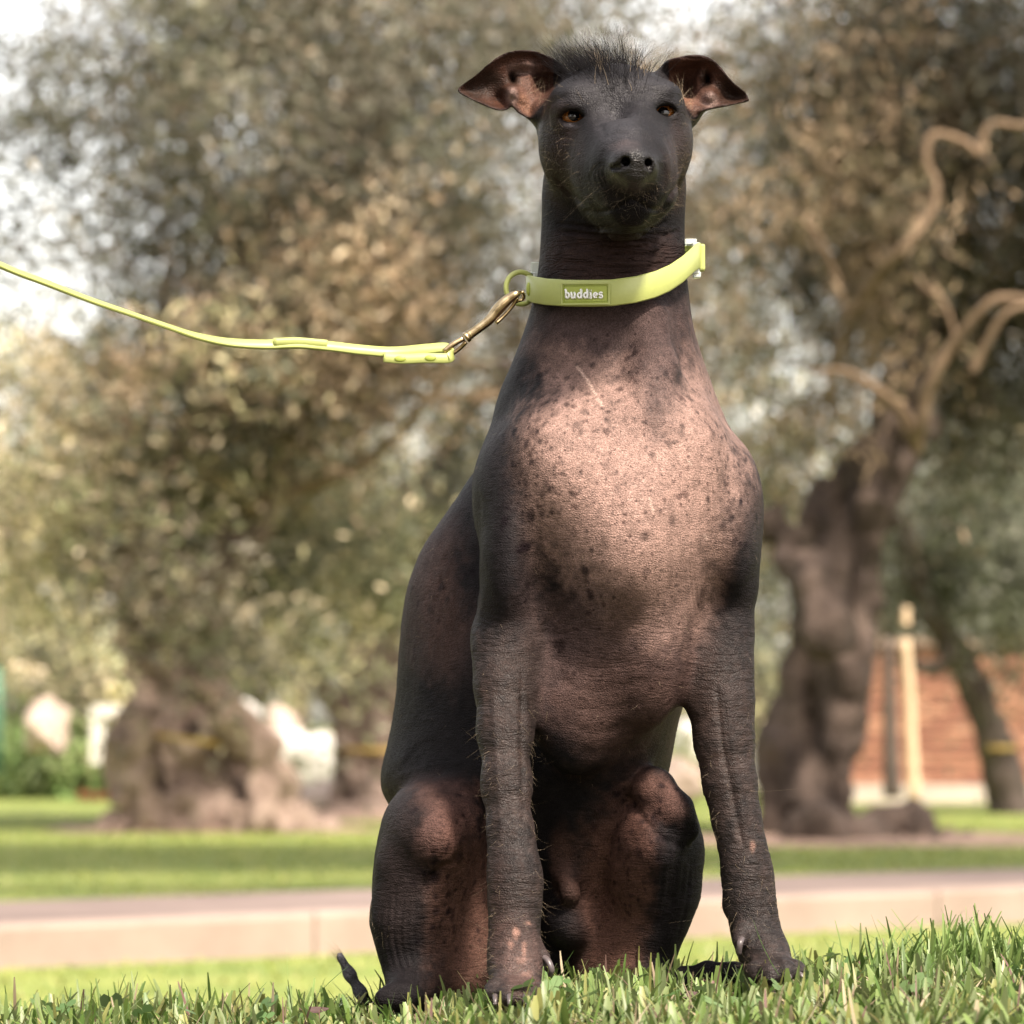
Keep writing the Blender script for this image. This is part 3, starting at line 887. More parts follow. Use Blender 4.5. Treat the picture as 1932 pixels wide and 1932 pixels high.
# freckles, dense where dark skin breaks up into pink
rk = np.random.default_rng(41)
vis = np.where((NV[:, 1] < .2) & (vv > 560))[0]
edge = np.clip(blob(985, 860, 70, 190, 0, .4) + .8 * blob(1395, 900, 50, 170, 0, .4) + .45 * blob(1170, 760, 190, 90, 0, .4) + .28 * blob(1190, 950, 200, 170, 0, .4) + .3 * blob(1000, 1060, 60, 120, 0, .4)
               + .9 * hp * (blob(850, 1660, 70, 140, 0, .4) + .7 * blob(1210, 1600, 70, 130, 0, .4)) + .25 * blob(830, 1120, 80, 120, 0, .4), 0, 2)
w_ = edge[vis]; pick = rk.choice(vis, 1700, p=w_ / w_.sum())
o_ = vis[np.argsort(V[vis, 0])]; xs_ = V[o_, 0]
for i_ in pick:
    r_ = U * float(np.clip(rk.lognormal(.92, .58), 1.3, 8.5)); op_ = rk.uniform(.35, .95)
    a_, b_ = np.searchsorted(xs_, [V[i_, 0] - 2.2 * r_, V[i_, 0] + 2.2 * r_]); q_ = o_[a_:b_]
    dd = V[q_] - V[i_]; st_ = 1 + .5 * rk.random()
    d_ = np.sqrt(dd[:, 0] ** 2 * st_ + dd[:, 1] ** 2 + dd[:, 2] ** 2 / st_)
    f_ = (np.clip(1.6 - d_ / r_ + .5 * NB2[q_], 0, 1) * op_)[:, None]
    C[q_] = C[q_] * (1 - f_) + (C[q_] * .22 + np.array([.004, .002, .003])) * f_
COLR[:, :3] = np.clip(C, .003, .9)

# ---- skin material
m_skin, nt, b = new_mat('dog_skin')
vc = N(nt, 'ShaderNodeVertexColor', layer_name='Col')
tc = nt.nodes.new('ShaderNodeTexCoord')
def speck(scale, r0, r1, thr, seed):
    mp = N(nt, 'ShaderNodeMapping'); mp.inputs['Location'].default_value = (seed, seed * .7, seed * 1.3)
    nt.links.new(tc.outputs['Object'], mp.inputs[0])
    wob = N(nt, 'ShaderNodeTexNoise', Scale=scale * 2.2, Detail=2)
    nt.links.new(mp.outputs[0], wob.inputs['Vector'])
    wm = N(nt, 'ShaderNodeVectorMath', operation='SCALE'); wm.inputs['Scale'].default_value = 0.55 / scale
    nt.links.new(wob.outputs['Color'], wm.inputs[0])
    ad = N(nt, 'ShaderNodeVectorMath', operation='ADD'); nt.links.new(mp.outputs[0], ad.inputs[0]); nt.links.new(wm.outputs[0], ad.inputs[1])
    vo = N(nt, 'ShaderNodeTexVoronoi', Scale=scale); nt.links.new(ad.outputs[0], vo.inputs['Vector'])
    sep = N(nt, 'ShaderNodeSeparateColor'); nt.links.new(vo.outputs['Color'], sep.inputs[0])
    th = N(nt, 'ShaderNodeMath', operation='MULTIPLY'); nt.links.new(sep.outputs[0], th.inputs[0]); th.inputs[1].default_value = r1
    mr = N(nt, 'ShaderNodeMapRange'); mr.inputs['To Min'].default_value = 1; mr.inputs['To Max'].default_value = 0
    nt.links.new(vo.outputs['Distance'], mr.inputs['Value']); nt.links.new(th.outputs[0], mr.inputs['From Max'])
    sc_ = N(nt, 'ShaderNodeMath', operation='MULTIPLY'); sc_.inputs[1].default_value = r0; nt.links.new(th.outputs[0], sc_.inputs[0])
    nt.links.new(sc_.outputs[0], mr.inputs['From Min'])
    gt = N(nt, 'ShaderNodeMath', operation='LESS_THAN'); nt.links.new(sep.outputs[1], gt.inputs[0])
    dn = N(nt, 'ShaderNodeMath', operation='MULTIPLY'); dn.inputs[1].default_value = thr; nt.links.new(vc.outputs['Alpha'], dn.inputs[0])
    nt.links.new(dn.outputs[0], gt.inputs[1])
    mu = N(nt, 'ShaderNodeMath', operation='MULTIPLY'); nt.links.new(mr.outputs[0], mu.inputs[0]); nt.links.new(gt.outputs[0], mu.inputs[1])
    return mu
s1 = speck(95, .5, .42, .42, 3.1); s2 = speck(210, .4, .48, .60, 8.3); s3 = speck(48, .6, .26, .30, 1.7)
mx = N(nt, 'ShaderNodeMath', operation='MAXIMUM'); nt.links.new(s1.outputs[0], mx.inputs[0]); nt.links.new(s2.outputs[0], mx.inputs[1])
mx2 = N(nt, 'ShaderNodeMath', operation='MAXIMUM'); nt.links.new(mx.outputs[0], mx2.inputs[0]); nt.links.new(s3.outputs[0], mx2.inputs[1])
fs = N(nt, 'ShaderNodeMath', operation='MULTIPLY'); fs.inputs[1].default_value = .68; nt.links.new(mx2.outputs[0], fs.inputs[0])
dk = N(nt, 'ShaderNodeMixRGB', blend_type='MULTIPLY'); nt.links.new(fs.outputs[0], dk.inputs[0]); nt.links.new(vc.outputs['Color'], dk.inputs[1]); dk.inputs[2].default_value = (.20, .16, .17, 1)
fine = N(nt, 'ShaderNodeTexNoise', Scale=900, Detail=3, Roughness=.7); nt.links.new(tc.outputs['Object'], fine.inputs['Vector'])
fr = N(nt, 'ShaderNodeMapRange'); fr.inputs['From Min'].default_value = .3; fr.inputs['From Max'].default_value = .7; fr.inputs['To Min'].default_value = .45; fr.inputs['To Max'].default_value = 1.6
nt.links.new(fine.outputs['Fac'], fr.inputs[0])
fm = N(nt, 'ShaderNodeMixRGB', blend_type='MULTIPLY'); fm.inputs[0].default_value = 1; nt.links.new(dk.outputs[0], fm.inputs[1]); nt.links.new(fr.outputs[0], fm.inputs[2])
nt.links.new(fm.outputs[0], b.inputs['Base Color'])
b.inputs['Roughness'].default_value = .46
b.inputs['Specular IOR Level'].default_value = .18
wk0 = N(nt, 'ShaderNodeVertexColor', layer_name='Wrinkle'); wsep = N(nt, 'ShaderNodeSeparateColor'); nt.links.new(wk0.outputs['Color'], wsep.inputs[0])
rr_ = N(nt, 'ShaderNodeMapRange'); rr_.inputs['To Min'].default_value = .55; rr_.inputs['To Max'].default_value = .36; nt.links.new(wsep.outputs[1], rr_.inputs[0]); nt.links.new(rr_.outputs[0], b.inputs['Roughness'])
ss_ = N(nt, 'ShaderNodeMapRange'); ss_.inputs['To Min'].default_value = .05; ss_.inputs['To Max'].default_value = .42; nt.links.new(wsep.outputs[1], ss_.inputs[0]); nt.links.new(ss_.outputs[0], b.inputs['Specular IOR Level'])
# leather grain: fine cells over wider creases
v1 = N(nt, 'ShaderNodeTexVoronoi', Scale=620, feature='DISTANCE_TO_EDGE'); nt.links.new(tc.outputs['Object'], v1.inputs['Vector'])
mpz = N(nt, 'ShaderNodeMapping'); mpz.inputs['Scale'].default_value = (.45, .45, 1.5); nt.links.new(tc.outputs['Object'], mpz.inputs[0])
v2 = N(nt, 'ShaderNodeTexNoise', Scale=260, Detail=4, Roughness=.6); nt.links.new(mpz.outputs[0], v2.inputs['Vector'])
ad = N(nt, 'ShaderNodeMath', operation='ADD'); nt.links.new(v1.outputs['Distance'], ad.inputs[0]); nt.links.new(v2.outputs['Fac'], ad.inputs[1])
wk = N(nt, 'ShaderNodeVertexColor', layer_name='Wrinkle')
mpw = N(nt, 'ShaderNodeMapping'); mpw.inputs['Scale'].default_value = (.30, .30, 1.6); nt.links.new(tc.outputs['Object'], mpw.inputs[0])
v3 = N(nt, 'ShaderNodeTexNoise', Scale=115, Detail=3, Roughness=.55, Distortion=.4); nt.links.new(mpw.outputs[0], v3.inputs['Vector'])
c1_ = N(nt, 'ShaderNodeMath', operation='SUBTRACT'); nt.links.new(v3.outputs['Fac'], c1_.inputs[0]); c1_.inputs[1].default_value = .5
c2_ = N(nt, 'ShaderNodeMath', operation='ABSOLUTE'); nt.links.new(c1_.outputs[0], c2_.inputs[0])
c3_ = N(nt, 'ShaderNodeMapRange'); c3_.inputs['From Max'].default_value = .07; nt.links.new(c2_.outputs[0], c3_.inputs[0])
c4_ = N(nt, 'ShaderNodeMath', operation='MULTIPLY'); nt.links.new(c3_.outputs[0], c4_.inputs[0]); nt.links.new(wsep.outputs[0], c4_.inputs[1])
c5_ = N(nt, 'ShaderNodeMath', operation='MULTIPLY_ADD'); c5_.inputs[1].default_value = 2.4; nt.links.new(c4_.outputs[0], c5_.inputs[0]); nt.links.new(ad.outputs[0], c5_.inputs[2])
bump(nt, b, c5_.outputs[0], .75, .0010)

DOG = empty('dog', at(1160, 1870, .05), 'hairless black and pink dog with a spiky crest sitting on the grass', 'dog')
body = mesh_obj('body', V, F, m_skin, DOG, True, COLR)
wr = .05 + .15 * legm + .6 * np.clip(blob(1160, 490, 150, 60, 0, .3), 0, 1) + .12 * sstep(vv, 1480, 1600) * (1 - legm) + .03 * head_m + .12 * blob(1180, 1230, 170, 90)
wa = body.data.color_attributes.new('Wrinkle', 'FLOAT_COLOR', 'POINT')
wc = np.ones((len(V), 4), dtype=np.float32); wc[:, 0] = np.clip(wr, 0, 1); wc[:, 1] = np.clip(nm + .42 * legm + .3 * sstep(300 - vv, -30, 60) + .22 * blob(1200, 900, 220, 220, 0, 0), 0, 1); wa.data.foreach_set('color', wc.ravel())

# ---- eyes
def iris_mat(name, c1, c2):
    m, nt, b = new_mat(name)
    tc = nt.nodes.new('ShaderNodeTexCoord')
    nz = N(nt, 'ShaderNodeTexNoise', Scale=900, Detail=3); nt.links.new(tc.outputs['Object'], nz.inputs['Vector'])
    r = ramp(nt, nz.outputs['Fac'], [(.35, c1), (.65, c2)])
    nt.links.new(r.outputs[0], b.inputs['Base Color']); b.inputs['Roughness'].default_value = .08
    b.inputs['Coat Weight'].default_value = 1.0; b.inputs['Coat Roughness'].default_value = .02
    return m
m_iris = iris_mat('eye_iris', (.11, .038, .009), (.22, .080, .016))
m_pupil, nt, b = new_mat('eye_pupil'); b.inputs['Base Color'].default_value = (.004, .003, .003, 1); b.inputs['Roughness'].default_value = .05
m_white, nt, b = new_mat('eye_white'); b.inputs['Base Color'].default_value = (.045, .030, .028, 1); b.inputs['Roughness'].default_value = .15
for c, look in ((EYE_L, (.04, -1, .02)), (EYE_R, (.02, -1, .02))):
    mb = MB(); mb.sphere((0, 0, 0), 1.0, 48, 32)
    v = np.vstack(mb.V); d = np.array(look) / np.linalg.norm(look)
    me_idx = []
    R = np.array(mathutils.Vector(d).to_track_quat('Z', 'Y').to_matrix())
    v = v @ R.T                                   # poles along the gaze: rings follow the iris
    cosang = v @ d
    rad = EYE_RAD * (1 + 0.045 * np.clip((cosang - .72) / .28, 0, 1))
    w = v * rad[:, None] + c
    fc = [np.mean(cosang[f]) for f in mb.F]
    idx = [2 if q > .925 else (1 if q > .66 else 0) for q in fc]
    mesh_obj('eye', w, mb.F, [m_white, m_iris, m_pupil], DOG, True, matidx=idx)

# ---- dewclaws and toenails
m_claw = simple('claw_horn', (.075, .060, .060), .35, .3, 300, .1, .0005)
def claw(pts, r, flat=.8):
    p = smooth_path([at(*q) for q in pts], 12)
    MB().tube(p, np.linspace(r, r * .72, 12) * U, 10, True, flat).build('claw', m_claw, DOG)
claw([(1022, 1803, -.129), (1034, 1813, -.136), (1041, 1830, -.138), (1038, 1840, -.134)], 7)
claw([(1399, 1771, -.088), (1396, 1780, -.094), (1394, 1800, -.092)], 7)
for tx, y in ((934, -.168), (961, -.182), (991, -.182), (1018, -.166)):
    claw([(tx, 1878, y - .006), (tx, 1886, y - .014), (tx, 1896, y - .016)], 5)
for tx, ty, y in ((1482, 1838, -.122), (1505, 1836, -.108)):
    claw([(tx, ty, y - .004), (tx + 6, ty + 2, y - .012), (tx + 10, ty + 9, y - .014)], 5)

# ---- hair: crest, brows, whiskers, wisps on the legs
m_hair_d, nt, b = new_mat('hair_dark'); b.inputs['Base Color'].default_value = (.006, .005, .006, 1); b.inputs['Roughness'].default_value = .6; b.inputs['Specular IOR Level'].default_value = .1
m_hair_l, nt, b = new_mat('hair_pale'); b.inputs['Base Color'].default_value = (.34, .26, .17, 1); b.inputs['Roughness'].default_value = .5
rh = np.random.default_rng(5)
def roots(n, fn):
    """pick vertices of the body by weight"""
    w = fn().astype(float) * (NV[:, 1] < .3)
    w = np.clip(w, 0, None)
    if w.sum() <= 0: w = (NV[:, 1] < 0).astype(float)
    i = rh.choice(len(V), n, p=w / w.sum())
    return V[i], NV[i], uu[i], vv[i]
HAIR = {}
def hair(name, n, fn, dirfn, L, R, curl, m, droop=0.0, nseg=5):
    P0, Nn, u0, v0 = roots(n, fn)
    D = dirfn(Nn, u0, v0); D = D / np.linalg.norm(D, axis=1, keepdims=True)
    Ls = rh.uniform(L[0], L[1], n); Rs = rh.uniform(R[0], R[1], n)
    Vh, Fh = strands(P0 - Nn * .0003, D, Ls, Rs, curl, nseg, rh, droop)
    HAIR.setdefault((name, m.name), []).append((Vh, Fh, m))
g = lambda u0, v0, su, sv: np.exp(-((uu - u0) / su) ** 2 - ((vv - v0) / sv) ** 2)
J = lambda n, s: rh.normal(size=(n, 3)) * s
hair('crest_hair', 1000, lambda: g(1140, 132, 52, 16) * (vv < 160) + .35 * g(1175, 160, 26, 18),
     lambda Nn, u, v: np.stack([(u - 1175) / 85 - .10, np.full(len(u), .15), np.full(len(u), 1.0)], -1) + J(len(u), .20), (.012, .032), (.00010, .00017), .45, m_hair_d)
hair('crest_hair', 170, lambda: g(1085, 125, 18, 12), lambda Nn, u, v: np.stack([np.full(len(u), -.85), np.full(len(u), .1), np.full(len(u), .95)], -1) + J(len(u), .14), (.018, .034), (.00009, .00015), .25, m_hair_d)
hair('crest_hair', 110, lambda: g(1135, 128, 12, 12) + g(1206, 135, 12, 12) + .5 * g(1160, 165, 26, 14), lambda Nn, u, v: np.stack([(u - 1165) / 150, np.full(len(u), -.35), np.full(len(u), 1.0)], -1) + J(len(u), .2), (.007, .016), (.00010, .00018), .4, m_hair_l)
hair('forehead_hair', 260, lambda: g(1170, 165, 30, 22), lambda Nn, u, v: Nn * .25 + np.array([0, 0, .9]) + J(len(u), .25), (.004, .009), (.00008, .00013), .4, m_hair_d)
hair('whiskers', 320, lambda: (g(1050, 310, 34, 80) + .8 * g(1290, 300, 26, 80) + .35 * g(1180, 390, 80, 22) + .3 * g(1082, 195, 26, 10) + .3 * g(1248, 188, 26, 10)),
     lambda Nn, u, v: Nn * .45 + np.stack([(u - 1165) / 260, np.zeros(len(u)), np.full(len(u), .05)], -1) + J(len(u), .35), (.004, .0095), (.00003, .00006), 1.8, m_hair_l)
hair('muzzle_hair', 170, lambda: (g(1180, 350, 60, 24) + g(1185, 392, 62, 22)) * (V[:, 1] < -.07) * (np.hypot(uu - 1195, vv - 315) > 36),
     lambda Nn, u, v: Nn * .35 + np.stack([(u - 1190) / 120, np.full(len(u), 0), np.full(len(u), -.5)], -1) + J(len(u), .35), (.003, .0065), (.00003, .00005), 1.4, m_hair_l)
hair('ear_hair', 70, lambda: g(1010, 180, 18, 26) + g(1290, 185, 14, 24), lambda Nn, u, v: Nn * .4 + np.array([0, 0, .5]) + np.stack([-(u - 1160) / 300, 0 * u, 0 * u], -1) + J(len(u), .3), (.006, .016), (.00007, .00011), .3, m_hair_l)
hair('leg_hair', 520, lambda: ((np.abs(uu - 960) < 75) * (vv > 1330) * (V[:, 1] < -.03) + (uu > 1330) * (vv > 1300)) * (1 + 1.5 * (vv > 1700)),
     lambda Nn, u, v: Nn * .35 + np.array([0, 0, -.8]) + J(len(u), .35), (.004, .011), (.00004, .00007), 1.6, m_hair_l)
hair('leg_hair', 160, lambda: (np.abs(NV[:, 0]) > .6) * ((np.abs(uu - 960) < 75) * (vv > 1350) * (V[:, 1] < -.03) + (uu > 1330) * (vv > 1450) + (uu < 735) * (vv > 1700)),
     lambda Nn, u, v: Nn * .8 + np.array([0, 0, -.7]) + J(len(u), .4), (.004, .011), (.00004, .00007), 1.6, m_hair_l)
hair('body_hair', 240, lambda: ((vv > 700) & (vv < 1500)).astype(float), lambda Nn, u, v: Nn * .4 + np.array([0, 0, -.6]) + J(len(u), .3), (.003, .007), (.00004, .00007), .5, m_hair_l)
hair('tail_hair', 40, lambda: (uu < 652) * (vv > 1790) * (vv < 1822) * 1.0, lambda Nn, u, v: np.array([-.75, 0, 1.0]) + J(len(u), .06), (.008, .017), (.00008, .00012), .2, m_hair_l)

for (name, _), parts_ in HAIR.items():
    n0 = 0; Vs = []; Fs = []
    for Vh, Fh, m in parts_:
        Vs.append(Vh); Fs.append(Fh + n0); n0 += len(Vh)
    tag(mesh_obj(name, np.vstack(Vs), np.vstack(Fs), m, DOG), kind='stuff')
# ================================================================== COLLAR, LEASH
m_lime = simple('lime_rubber', (.34, .375, .115), .42, .04, 400, .06, .0003)
m_lime_d = simple('lime_rubber_patch', (.29, .34, .055), .45, .05, 400, .06, .0003)
m_stitch = simple('stitch_thread', (.20, .24, .02), .7, .1, 500, 0)
m_letter = simple('white_rubber', (.78, .78, .74), .5, .03, 300, 0)
m_clear, nt, b = new_mat('clear_plastic')
b.inputs['Base Color'].default_value = (.88, .93, .88, 1); b.inputs['Roughness'].default_value = .18; b.inputs['Transmission Weight'].default_value = .55; b.inputs['IOR'].default_value = 1.46
m_brass, nt, b = new_mat('bronzed_metal')
nz = noise_tex(nt, 260, 4, .6)
r = ramp(nt, nz.outputs['Fac'], [(.3, (.42, .31, .17)), (.7, (.62, .49, .30))]); nt.links.new(r.outputs[0], b.inputs['Base Color'])
b.inputs['Metallic'].default_value = 1; b.inputs['Roughness'].default_value = .27

Z8 = lambda x, z: ((1500 + x / 1.61) / 1.9648, (850 + z / 1.61) / 1.9648)     # notes taken on an enlargement of the collar
CCX, CCY, CRX, CRY = float(at(1157, 540, .018)[0]), .018, ulen(160, .018), .086
fx = np.array([994, 1010, 1030, 1067, 1110, 1155, 1200, 1238, 1265, 1290, 1310, 1320]); fv = np.array([543, 547, 550.5, 553, 553.5, 552.5, 546.5, 536.5, 524.5, 507.5, 489, 482])
def band_pt(th, h, off=0.0):
    """th: angle round the neck (0 = picture right, 90 deg = front); h: -1..1 across the width"""
    x = CCX + (CRX + off) * cos(th); y = CCY - (CRY + off) * sin(th)
    ucur = 966 + FP * x / (y + 3)
    ux = min(max(ucur, 994), 1320)
    if sin(th) >= 0: v = np.interp(ux, fx, fv)
    else: v = np.interp(ux, [994, 1320], [543, 482]) - 14 * (-sin(th))
    p = at(ux, v, y); hw = ulen(25.5, y)
    lean = .10 * h * hw * max(sin(th), 0)
    return np.array([x, y - off * 0 + lean * 0, p[2] - h * hw])
COLLAR = empty('dog_collar', (CCX, CCY, float(at(1157, 550, 0)[2])), 'lime green rubber collar with a small name patch on the dog\'s neck', 'collar')
def band_mesh(t0, t1, n, prof):
    V = []; F = []; m = len(prof)
    for i in range(n + 1):
        th = t0 + (t1 - t0) * i / n
        for h, off in prof: V.append(band_pt(th, h, off))
    for i in range(n):
        for j in range(m):
            k = (j + 1) % m
            F.append([i * m + j, (i + 1) * m + j, (i + 1) * m + k, i * m + k])
    F.append(list(range(m))[::-1] if False else [0, 1, 2, 3] ) if m == 4 else None
    return V, F
prof = [(-1, .0006), (-.96, .0018), (-.9, .0022), (.9, .0022), (.96, .0018), (1, .0006), (.98, 0), (-.98, 0)]
V_, F_ = band_mesh(radians(8), radians(176), 90, prof)
MB().add(V_, F_ + [[0, 1, 2, 7], [7, 2, 3, 6], [6, 3, 4, 5], [720, 727, 722, 721], [727, 726, 723, 722], [726, 725, 724, 723]]).build('front_band', m_lime, COLLAR)
V_, F_ = band_mesh(radians(190), radians(352), 60, prof)
MB().add(V_, F_).build('back_band', m_lime, COLLAR)
def th_of_u(ux):
    lo, hi = radians(10), radians(175)
    for _ in range(40):
        m = (lo + hi) / 2; p = band_pt(m, 0)
        if 966 + FP * p[0] / (p[1] + 3) > ux: lo = m
        else: hi = m
    return m
def on_band(ux, v, off):
    th = th_of_u(ux); c = np.interp(ux, fx, fv)
    return band_pt(th, (v - c) / 25.5, off)
def patch_box(u0, u1, v0, v1, o0, o1, name, m, tilt=0.0, n=14):
    V = []; F = []
    for i in range(n + 1):
        ux = u0 + (u1 - u0) * i / n; s = tilt * (ux - u0)
        for v, o in ((v0, o0), (v0, o1), (v1, o1), (v1, o0)): V.append(on_band(ux, v + s, o))
    for i in range(n):
        for j in range(4):
            k = (j + 1) % 4; F.append([i * 4 + j, (i + 1) * 4 + j, (i + 1) * 4 + k, i * 4 + k])
    F += [[0, 1, 2, 3], [n * 4 + 3, n * 4 + 2, n * 4 + 1, n * 4]]
    return MB().add(V, F).build(name, m, COLLAR if name == 'name_patch' else PATCH, False)
PATCH = patch_box(1065.5, 1151.5, 534, 575, .0021, .0034, 'name_patch', m_lime_d, -.012)
for (a, b_, c, d) in ((1065.5, 1151.5, 533.5, 536.5), (1065.5, 1151.5, 572.5, 575.5)):
    patch_box(a, b_, c, d, .0021, .0041, 'border', m_lime, -.012)
for (a, b_) in ((1065, 1068), (1149, 1152)):
    patch_box(a, b_, 534, 575, .0021, .0041, 'border', m_lime, -.012, 2)
st = MB()
def dash(u0, v0, u1, v1, n):
    for i in range(n):
        a = (i + .15) / n; b_ = (i + .75) / n
        p = [on_band(u0 + (u1 - u0) * t, v0 + (v1 - v0) * t, .0035) for t in (a, b_)]
        st.tube(np.array([p[0], (p[0] + p[1]) / 2, p[1]]), .00026, 5)
dash(1070, 539.5, 1147, 538.6, 26); dash(1070, 570, 1147, 569, 26); dash(1070.5, 540, 1070.5, 569.5, 10); dash(1147, 539, 1147, 568.5, 10)
tag(st.build('stitching', m_stitch, PATCH), kind='stuff')
# raised lettering: buddies
def arc(cx, cy, rx, ry, a0, a1, n=14): return [(cx + rx * cos(radians(a0 + (a1 - a0) * i / n)), cy + ry * sin(radians(a0 + (a1 - a0) * i / n))) for i in range(n + 1)]
GL = {'b': (10.4, [[(2.6, 16.5), (2.6, 1)], [(.8, 16.3), (2.6, 16.3)], arc(5.4, 5.8, 3.1, 4.6, 150, -150)]),
      'u': (11.2, [[(2.2, 10.6), (2.2, 4.5)] + arc(4.8, 4.0, 2.6, 3.0, 180, 350), [(7.9, 10.6), (7.9, 1.2), (9.6, 1.2)], [(.7, 10.6), (2.2, 10.6)], [(6.3, 10.6), (7.9, 10.6)]]),
      'd': (10.9, [[(8.0, 16.5), (8.0, 1.2), (9.6, 1.2)], [(6.2, 16.3), (8.0, 16.3)], arc(5.0, 5.8, 3.1, 4.6, 30, 330)]),
      'i': (6.2, [[(1.0, 10.6), (2.9, 10.6), (2.9, 1.1)], [(.8, 1.1), (5.0, 1.1)], [(1.6, 14.8), (1.9, 14.9)], [(4.1, 14.8), (4.3, 14.9)]]),
      'e': (10.0, [[(2.0, 6.1), (8.0, 6.1)] + arc(5.0, 5.9, 3.3, 4.6, 5, 315)]),
      's': (9.0, [arc(4.5, 8.5, 2.7, 2.4, 20, 250, 12) + arc(4.4, 3.6, 3.0, 2.6, 80, -160, 12)])}
cx0 = 1071.6
for ch in 'buddies':
    w, strokes_ = GL[ch]; mb = MB()
    for sk in strokes_:
        pts = [on_band(cx0 + x, 563.6 - z - .012 * (cx0 - 1065), .0040) for x, z in sk]
        if len(pts) == 2: pts = [pts[0], (pts[0] + pts[1]) / 2, pts[1]]
        mb.tube(np.array(pts), ulen(2.15 if ch not in 'es' else 1.8, 0), 8)
    mb.build('letter', m_letter, PATCH); cx0 += w
# rivet and ring at the left end
c = on_band(1004, 547, .0026)
MB().sphere(c, (.0016, .0022, .0048), 14, 8).build('rivet', m_lime_d, COLLAR)
ry0 = float(band_pt(radians(172), 0)[1]) 
a = np.linspace(0, 2 * pi, 41)
rc = at(983.5, 543.5, ry0 - .002)
ring = [rc + np.array([ulen(29, 0) * cos(t) * (1 if cos(t) < 0 else .9), .004 * cos(t), ulen(30.5, 0) * sin(t)]) for t in a]
MB().tube(np.array(ring), ulen(4.9, 0), 12, False).build('ring', m_lime, COLLAR)
# the tab that holds the ring, with its flat end
tab = [at(1002, 543, ry0 - .006), at(990, 543, ry0), at(996, 543, ry0 + .010), at(1012, 541, ry0 + .02)]
# clear buckles
def clear_box(u0, v0, u1, v1, y, dy, name='buckle'):
    p, q = at(u0, v0, y), at(u1, v1, y); c = (p + q) / 2
    mb = MB(); mb.box(c, (abs(q[0] - p[0]), dy, abs(q[2] - p[2])))
    o = mb.build(name, m_clear, COLLAR, False); bv = o.modifiers.new('bevel', 'BEVEL'); bv.width = .0009; bv.segments = 3
    return o
clear_box(1001, 496, 1027, 517, ry0 + .030, .012)
clear_box(1006, 514, 1022, 524, ry0 + .026, .008)
yr = float(band_pt(radians(8), 0)[1])
clear_box(1291, 452, 1314, 463, yr + .004, .012); clear_box(1306, 458, 1319, 518, yr - .002, .010); clear_box(1307, 514, 1322, 525, yr - .001, .011)
st2 = MB()
for i in range(9):
    st2.sphere(at(1312.5, 470 + i * 5, yr - .0085), .00045, 8, 5)
tag(st2.build('rib', m_clear, COLLAR), kind='stuff')
p, q = at(1318, 461, yr), at(1330, 512, yr)
mb = MB(); mb.box((p + q) / 2, (abs(q[0] - p[0]), .010, abs(q[2] - p[2]))); o = mb.build('strap_end', m_lime, COLLAR, False)
bv = o.modifiers.new('bevel', 'BEVEL'); bv.width = .0016; bv.segments = 3
p, q = at(1291, 462, yr), at(1306, 476, yr)
mb = MB(); mb.box((p + q) / 2 + np.array([0, .01, 0]), (abs(q[0] - p[0]), .006, abs(q[2] - p[2]))); mb.build('strap_fold', m_lime_d, COLLAR, False)

# ---- leash
LEASH = empty('dog_leash', at(850, 668, -.03), 'flat lime green leash sagging from the collar out of the left edge', 'leash')
def strap(pts, name, wid, thk, m, parent=LEASH, n=120):
    """pts: (u, v, y, roll in degrees; 90 = face towards the camera)"""
    P = smooth_path([np.append(at(q[0], q[1], q[2]), q[3]) for q in pts], n)
    C, roll = P[:, :3], np.radians(P[:, 3])
    T = np.gradient(C, axis=0); T /= np.linalg.norm(T, axis=1, keepdims=True)
    up = np.array([0, 0, 1.0]); side = np.cross(T, up); side /= np.linalg.norm(side, axis=1, keepdims=True)
    upv = np.cross(side, T)
    W = np.sin(roll)[:, None] * upv + np.cos(roll)[:, None] * side
    Nn = np.cross(T, W)
    pr = [(-1, -.5), (-.94, -1), (.94, -1), (1, -.5), (1, .5), (.94, 1), (-.94, 1), (-1, .5)]
    V = np.concatenate([(C[:, None] + W[:, None] * a * wid / 2 + Nn[:, None] * b_ * thk / 2) for a, b_ in pr], 1).reshape(-1, 3)
    m8 = len(pr); F = []
    for i in range(n - 1):
        for j in range(m8):
            k = (j + 1) % m8; F.append([i * m8 + j, i * m8 + k, (i + 1) * m8 + k, (i + 1) * m8 + j])
    F += [list(range(m8))[::-1], [(n - 1) * m8 + j for j in range(m8)]]
    return MB().add(V, F).build(name, m, parent)
YL = -.030
strap([(846, 661, YL, 62), (838, 656, YL, 62), (800, 659, YL, 66), (740, 664, YL, 66), (680, 660, YL - .004, 66), (620, 653, YL - .010, 62), (560, 648, YL - .016, 60), (500, 650, YL - .022, 55), (430, 646, YL - .032, 46),
       (370, 634, YL - .045, 36), (310, 614, YL - .060, 30), (240, 590, YL - .078, 30), (170, 566, YL - .098, 34), (90, 535, YL - .125, 38), (0, 500, YL - .16, 42), (-120, 440, YL - .21, 46), (-400, 260, YL - .33, 50), (-800, -60, YL - .50, 50), (-1200, -430, YL - .66, 50)],
      'strap', .0074, .0022, m_lime, n=220)
strap([(846, 661, YL, 70), (852, 667, YL - .001, 75), (848, 674, YL - .0035, 78), (838, 676, YL - .0042, 80), (800, 675.5, YL - .0045, 80), (760, 677, YL - .0045, 80), (724, 674, YL - .0040, 80)], 'end_loop', .0070, .0020, m_lime, n=50)
for (a_, b_) in ((755, 677), (812, 675.5)):
    MB().sphere(at(a_, b_, YL - .0058), (.0040, .0010, .0022), 16, 8).build('rivet', m_lime_d, LEASH)
strap([(516, 648.6, YL - .0212, 56.5), (560, 647.2, YL - .016, 60), (600, 650.3, YL - .0122, 61.5), (616, 651.8, YL - .0105, 62)], 'keeper', .0075, .0036, m_lime, n=24)
